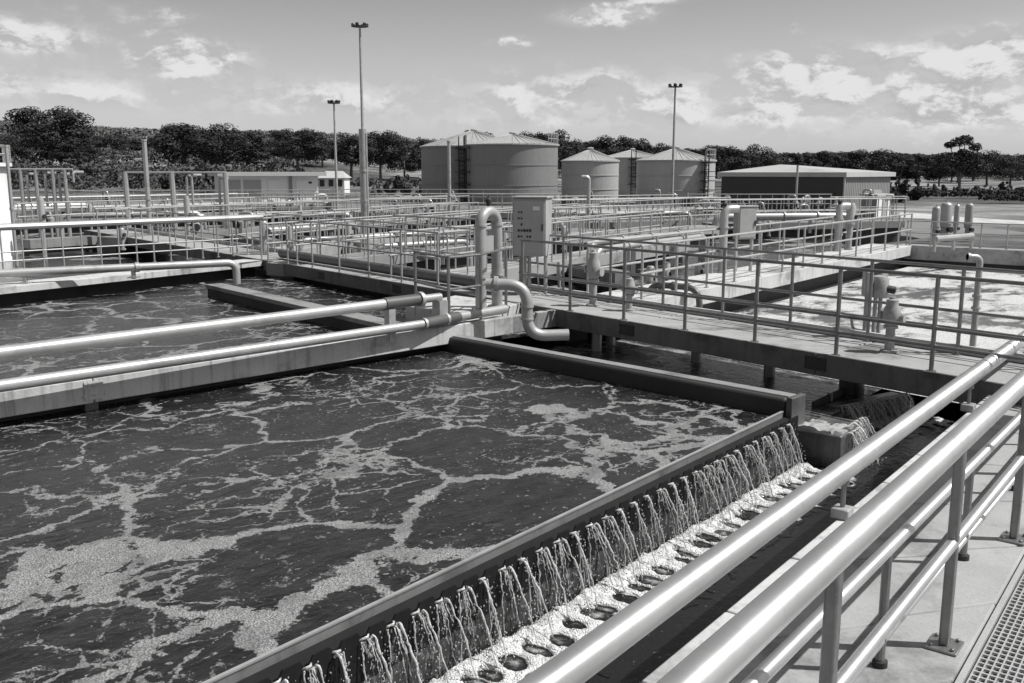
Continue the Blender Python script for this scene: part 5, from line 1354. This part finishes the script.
# ------------------------------------------------------------------ trees
def crown_mesh(name, seed, H, W, lobes, leaf, per, mat, flat=.8, base=.25):
    rnd = random.Random(seed); mb = MB(); vs = []; fs = []
    pts = []
    for i in range(lobes):
        for _ in range(30):
            u = rnd.uniform(-1, 1); v = rnd.uniform(-1, 1); w = rnd.uniform(0, 1)
            rr = math.hypot(u, v)
            prof = math.sin(math.pi * (.12 + .80 * w ** .9)) ** .6
            if rr < prof * .95 and (rr > prof * .45 or w > .6): break
        lr = rnd.uniform(.11, .21) * W * (1.1 - .3 * w)
        pts.append((Vector((u * W * .40, v * W * .40, H * (base + (1 - base) * w * .86))), lr))
    for c, lr in pts:
        n = int(per * (lr / (.18 * W)) ** 2)
        for k in range(n):
            d = Vector((rnd.gauss(0, 1), rnd.gauss(0, 1), rnd.gauss(0, 1) + .25)).normalized()
            p = c + Vector((d.x, d.y, d.z * flat)) * lr * (rnd.random() ** .22) * rnd.uniform(.92, 1.08)
            nrm = (d + Vector((rnd.gauss(0, .28), rnd.gauss(0, .28), rnd.gauss(0, .28)))).normalized()
            a = nrm.orthogonal().normalized(); b = nrm.cross(a); an = rnd.random() * 6.3
            a, b = a * math.cos(an) + b * math.sin(an), b * math.cos(an) - a * math.sin(an)
            s = leaf * rnd.uniform(.6, 1.4); o = len(vs)
            vs += [p - a * s - b * s * .5, p + a * s * .9 - b * s * .35, p + a * s * .6 + b * s * .6, p - a * s * .7 + b * s * .5]
            fs.append((o, o + 1, o + 2, o + 3))
    me = bpy.data.meshes.new(name); me.from_pydata(vs, [], fs); me.update(); me.materials.append(M[mat]); return me, pts
def trunk_mb(seed, H, pts, r):
    rnd = random.Random(seed); mb = MB()
    tp = Vector((rnd.uniform(-.3, .3), 0, H * .55)); mb.tube([(0, 0, -.6), (rnd.uniform(-.2, .2), 0, H * .25), tp], [r * .7, r * .5, r * .3], 7)
    for c, lr in pts[:7]: mb.tube([Vector((0, 0, H * rnd.uniform(.22, .4))), c * .6 + Vector((0, 0, H * .15)), c], [r * .45, r * .3, r * .12], 5)
    return mb
protos = []
for i, (H, W, lobes, base) in enumerate([(12, 11, 34, .10), (12, 9, 28, .12), (12, 13, 40, .06), (12, 8, 24, .16), (12, 10, 30, .04)]):
    t = thing('tree', 'x', 'tree', (0, 0, 0), 'trees along the field edge')
    me, pts = crown_mesh('crown', 30 + i, H, W, lobes, .17, 330, 'leaf')
    c = bpy.data.objects.new('crown', me); col.objects.link(c); c.parent = t
    trunk_mb(50 + i, H, pts, .38).build('trunk', 'bark', t)
    protos.append([t, False, W])
# the tall open-crowned one at the right: hand-placed lobes
def lone_tree():
    t = thing('tree', 'x', 'tree', (0, 0, 0), 'trees along the field edge')
    rnd = random.Random(5); lob = [((-.5, 0, 11), 1.5), ((.6, .2, 11.4), 1.4), ((2.2, 0, 9.9), 1.2), ((-2.0, .3, 10.3), 1.0), ((-2.6, 0, 7.4), 2.0), ((-1.2, .5, 7.8), 1.5), ((1.6, -.3, 7.8), 2.0), ((2.9, .4, 6.6), 1.4), ((.2, .2, 6.4), 2.3), ((-3.2, .1, 5.2), 2.0), ((3.2, .2, 5.2), 2.0), ((-1.6, -.3, 4.8), 1.5), ((1.7, .1, 4.6), 1.4), ((.2, 0, 8.8), 1.0)]
    vs, fs = [], []
    for c, lr in lob:
        for k in range(int(260 * lr)):
            d = Vector((rnd.gauss(0, 1), rnd.gauss(0, 1), rnd.gauss(0, 1) + .2)).normalized(); p = Vector(c) + Vector((d.x, d.y, d.z * .75)) * lr * rnd.random() ** .35
            n = (d + Vector((rnd.gauss(0, .4), rnd.gauss(0, .4), rnd.gauss(0, .4)))).normalized(); a = n.orthogonal().normalized(); b = n.cross(a); s = .19 * rnd.uniform(.6, 1.4); o = len(vs)
            vs += [p - a * s - b * s * .5, p + a * s * .9 - b * s * .35, p + a * s * .6 + b * s * .6, p - a * s * .7 + b * s * .5]; fs.append((o, o + 1, o + 2, o + 3))
    me = bpy.data.meshes.new('crown'); me.from_pydata(vs, [], fs); me.materials.append(M['leaf']); c = bpy.data.objects.new('crown', me); col.objects.link(c); c.parent = t
    mb = MB(); mb.tube([(0, 0, -.6), (.05, 0, 2.5), (0, 0, 5)], [.30, .24, .18], 8)
    for c, lr in lob[:9]: mb.tube([(0, 0, 3.2), Vector(c) * .55 + Vector((0, 0, 1.5)), c], [.15, .11, .05], 6)
    mb.build('trunk', 'bark', t); return [t, False, 8]
protos.append(lone_tree())
def tree_at(px, ytop, wpx, dist, proto, label, ybase=None):
    d = ray(px, 150); d = d / d.y; x = d.x * dist; y = dist
    z = terrain_z(x, y) if ybase is None else zpix(ybase, dist)
    h = (zpix(ytop, dist) - z); k = dist / FPX
    pr = protos[proto]
    if not pr[1]: t = pr[0]; pr[1] = True
    else: t = copy_tree(pr[0])
    t.location = (x, y, z - .1); sc = h / (11.2 if proto != 5 else 12.3); sw = wpx * k / pr[2]
    sw *= (1.0 if proto == 5 else 1.3 if px < 440 else 1.4); t.scale = (sw, sw, sc); t.rotation_euler = (0, 0, random.uniform(0, 6.28) if proto != 5 else 0)
    tag(t, label, 'tree', 'back row of trees' if 'back row' in label else 'trees along the field edge'); return t
TR = [
 (50, 103, 76, 235, 0, 'biggest dark tree at the left, standing alone in front of the hill', 170),
 (8, 134, 44, 250, 2, 'dark tree cut off by the left edge of the picture', None),
 (75, 138, 40, 230, 4, 'lower tree leaning against the right side of the biggest left tree', None),
 (112, 134, 54, 300, 2, 'broad low tree right of the biggest left tree, before the hill', None),
 (143, 139, 40, 290, 4, 'small dark tree left of the tall white pole', None),
 (184, 121, 58, 240, 0, 'tall dark tree just right of the tall white pole', None),
 (220, 123, 62, 238, 2, 'large rounded tree left of the white building roof', None),
 (246, 128, 40, 246, 1, 'dark tree behind the left end of the white building', None),
 (297, 126, 56, 236, 0, 'dense dark tree behind the right end of the white building', 172),
 (268, 140, 36, 285, 4, 'lower tree in the gap behind the white building', None),
 (322, 137, 34, 290, 1, 'tree behind the small bright house', None),
 (350, 130, 42, 228, 3, 'tree between the slim mast and the tallest mast', 178),
 (380, 128, 50, 232, 0, 'dense dark tree just right of the tallest mast', 180),
 (404, 136, 34, 260, 1, 'tree left of the overlapping pair of tanks', None),
 (424, 140, 30, 280, 4, 'low tree touching the left side of the tank pair', None),
 (477, 126, 34, 220, 1, 'tree top peeping over the roof of the left tank', None),
 (530, 129, 40, 240, 0, 'tree top rising over the right side of the tallest tank', None),
 (556, 130, 44, 236, 2, 'tree behind the gap between tallest and small tank', None),
 (582, 137, 36, 270, 1, 'tree behind the roof of the small round tank', None),
 (612, 133, 44, 240, 0, 'rounded tree above the partly hidden tank', None),
 (640, 140, 34, 280, 4, 'low tree left of the right floodlight mast', None),
 (664, 143, 34, 290, 2, 'low tree behind the wide round tank', None),
 (694, 145, 36, 280, 1, 'low tree right of the right floodlight mast', None),
 (726, 143, 42, 230, 0, 'dark tree above the left corner of the shed roof', None),
 (757, 144, 40, 236, 2, 'dark rounded tree above the shed roof ridge', None),
 (787, 148, 30, 250, 3, 'small tree above the middle of the shed roof', None),
 (816, 148, 30, 255, 1, 'first of two small trees above the right part of the shed roof', None),
 (840, 150, 28, 260, 3, 'second of two small trees above the right part of the shed roof', None),
 (874, 147, 50, 228, 0, 'broad dark tree above the right end of the shed', None),
 (902, 156, 40, 232, 4, 'shorter tree right of the shed', None),
 (921, 151, 38, 235, 1, 'tree left of the tall open-crowned tree', None),
 (962, 135, 46, 210, 5, 'tall open-crowned tree with bare fork standing out at the right', 194),
 (990, 150, 44, 250, 2, 'dark tree just right of the open-crowned tree', None),
 (1013, 156, 36, 262, 0, 'dark tree at the right edge of the picture', None),
 (942, 160, 30, 240, 4, 'small tree in the gap left of the open-crowned trunk', None)]
for a in TR: tree_at(*a)
rt = random.Random(8)
for i in range(16):                                   # second row, farther off
    px = rt.choice((rt.uniform(540, 1060), rt.uniform(700, 1060))); yt = 134 + max(0, (px - 300)) * .028 + rt.uniform(-3, 6)
    tree_at(px, yt, rt.uniform(26, 40), rt.uniform(300, 370), rt.choice((0, 1, 2, 4)), 'far dark tree standing in the back row before the woodland')
# shrubs
sh_me, _ = crown_mesh('foliage', 77, 2.2, 3.0, 12, .16, 70, 'leaf', base=.05)
sh2_me, _ = crown_mesh('foliage', 78, 2.2, 3.0, 12, .16, 70, 'leaf_pale', base=.05)
SH = [(402, 172, 20, 150, 196, 'dark rounded shrub left of the tank pair, above the railing'), (388, 178, 16, 152, 197, 'smaller shrub left of the dark rounded shrub by the tank pair'), (418, 182, 12, 150, 198, 'small shrub touching the tank pair'),
      (375, 186, 14, 150, 198, 'low shrub right of the tallest mast'), (895, 178, 24, 120, 203, 'dark shrub just behind the kiosk'), (914, 176, 26, 122, 200, 'large shrub right of the kiosk'), (898, 190, 20, 112, 206, 'low shrub in front of the dark kiosk shrub'),
      (934, 182, 12, 135, 196, 'small upright shrub left of the open-crowned tree'), (946, 183, 13, 138, 196, 'second small upright shrub left of the open-crowned tree'), (984, 184, 16, 150, 194, 'ragged shrub right of the open-crowned trunk'),
      (1008, 180, 14, 160, 192, 'dark bush by the right edge above the field'), (80, 158, 36, 190, 178, 'pale bush below the biggest left tree'), (105, 166, 34, 170, 186, 'wide bush behind the pipe racks'), (135, 168, 30, 168, 187, 'bush left of the tall white pole foot'),
      (25, 166, 34, 175, 186, 'pale bush beside the tower'), (205, 166, 26, 165, 186, 'bush left of the white building wall'), (165, 170, 26, 165, 188, 'low bush behind the thick rack posts')]
for i, (px, yt, w_, d_, yb, lab) in enumerate(SH):
    c = ray(px, 150); c = c / c.y * d_; z = zpix(yb, d_); k = d_ / FPX
    o = bpy.data.objects.new('shrub', sh2_me if 'pale' in lab else sh_me); col.objects.link(o); o.location = (c.x, d_, z); hh = zpix(yt, d_) - z
    o.scale = (w_ * k / 2.9, w_ * k / 2.9, hh / 2.1); o.rotation_euler = (0, 0, i * 1.3); tag(o, lab, 'shrub', 'shrubs round the works')
# hedge and distant woodland: one mass each
def wood(name, label, bands, leaf, seed, mat='leaf_far', cat='woodland'):
    rnd = random.Random(seed); vs, fs = [], []
    for (x0, x1, d0, d1, n, r0, r1) in bands:
        for i in range(n):
            px = rnd.uniform(x0, x1); d = rnd.uniform(d0, d1); c = ray(px, 150); c = c / c.y * d; z = terrain_z(c.x, d); lr = rnd.uniform(r0, r1)
            cc = Vector((c.x, d, z + lr * .7))
            for k in range(46):
                q = Vector((rnd.gauss(0, 1), rnd.gauss(0, 1), abs(rnd.gauss(0, 1)))).normalized(); p = cc + q * lr * rnd.uniform(.75, 1.1)
                nn = (q + Vector((rnd.gauss(0, .4), rnd.gauss(0, .4), rnd.gauss(0, .4)))).normalized(); a = nn.orthogonal().normalized(); b = nn.cross(a); s = leaf * lr * rnd.uniform(.6, 1.4); o = len(vs)
                vs += [p - a * s - b * s * .6, p + a * s - b * s * .4, p + a * s * .7 + b * s * .7, p - a * s * .8 + b * s * .6]; fs.append((o, o + 1, o + 2, o + 3))
    me = bpy.data.meshes.new(name); me.from_pydata(vs, [], fs); me.materials.append(M[mat]); o = bpy.data.objects.new(name, me); col.objects.link(o)
    return tag(o, label, cat, kind='stuff')
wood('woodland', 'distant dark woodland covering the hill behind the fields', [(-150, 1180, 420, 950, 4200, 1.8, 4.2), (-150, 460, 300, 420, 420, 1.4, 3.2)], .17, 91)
wood('hedge', 'dark hedge along the field edge at the right', [(885, 1150, 126, 132, 190, .5, .95), (985, 1150, 108, 111, 70, .4, .7)], .2, 92, 'leaf', 'hedge')
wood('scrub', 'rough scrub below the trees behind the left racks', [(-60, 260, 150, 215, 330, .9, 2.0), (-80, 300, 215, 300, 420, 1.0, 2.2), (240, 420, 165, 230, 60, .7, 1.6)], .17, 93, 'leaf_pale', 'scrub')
for pr in protos:
    if not pr[1]: bpy.data.objects.remove(pr[0])
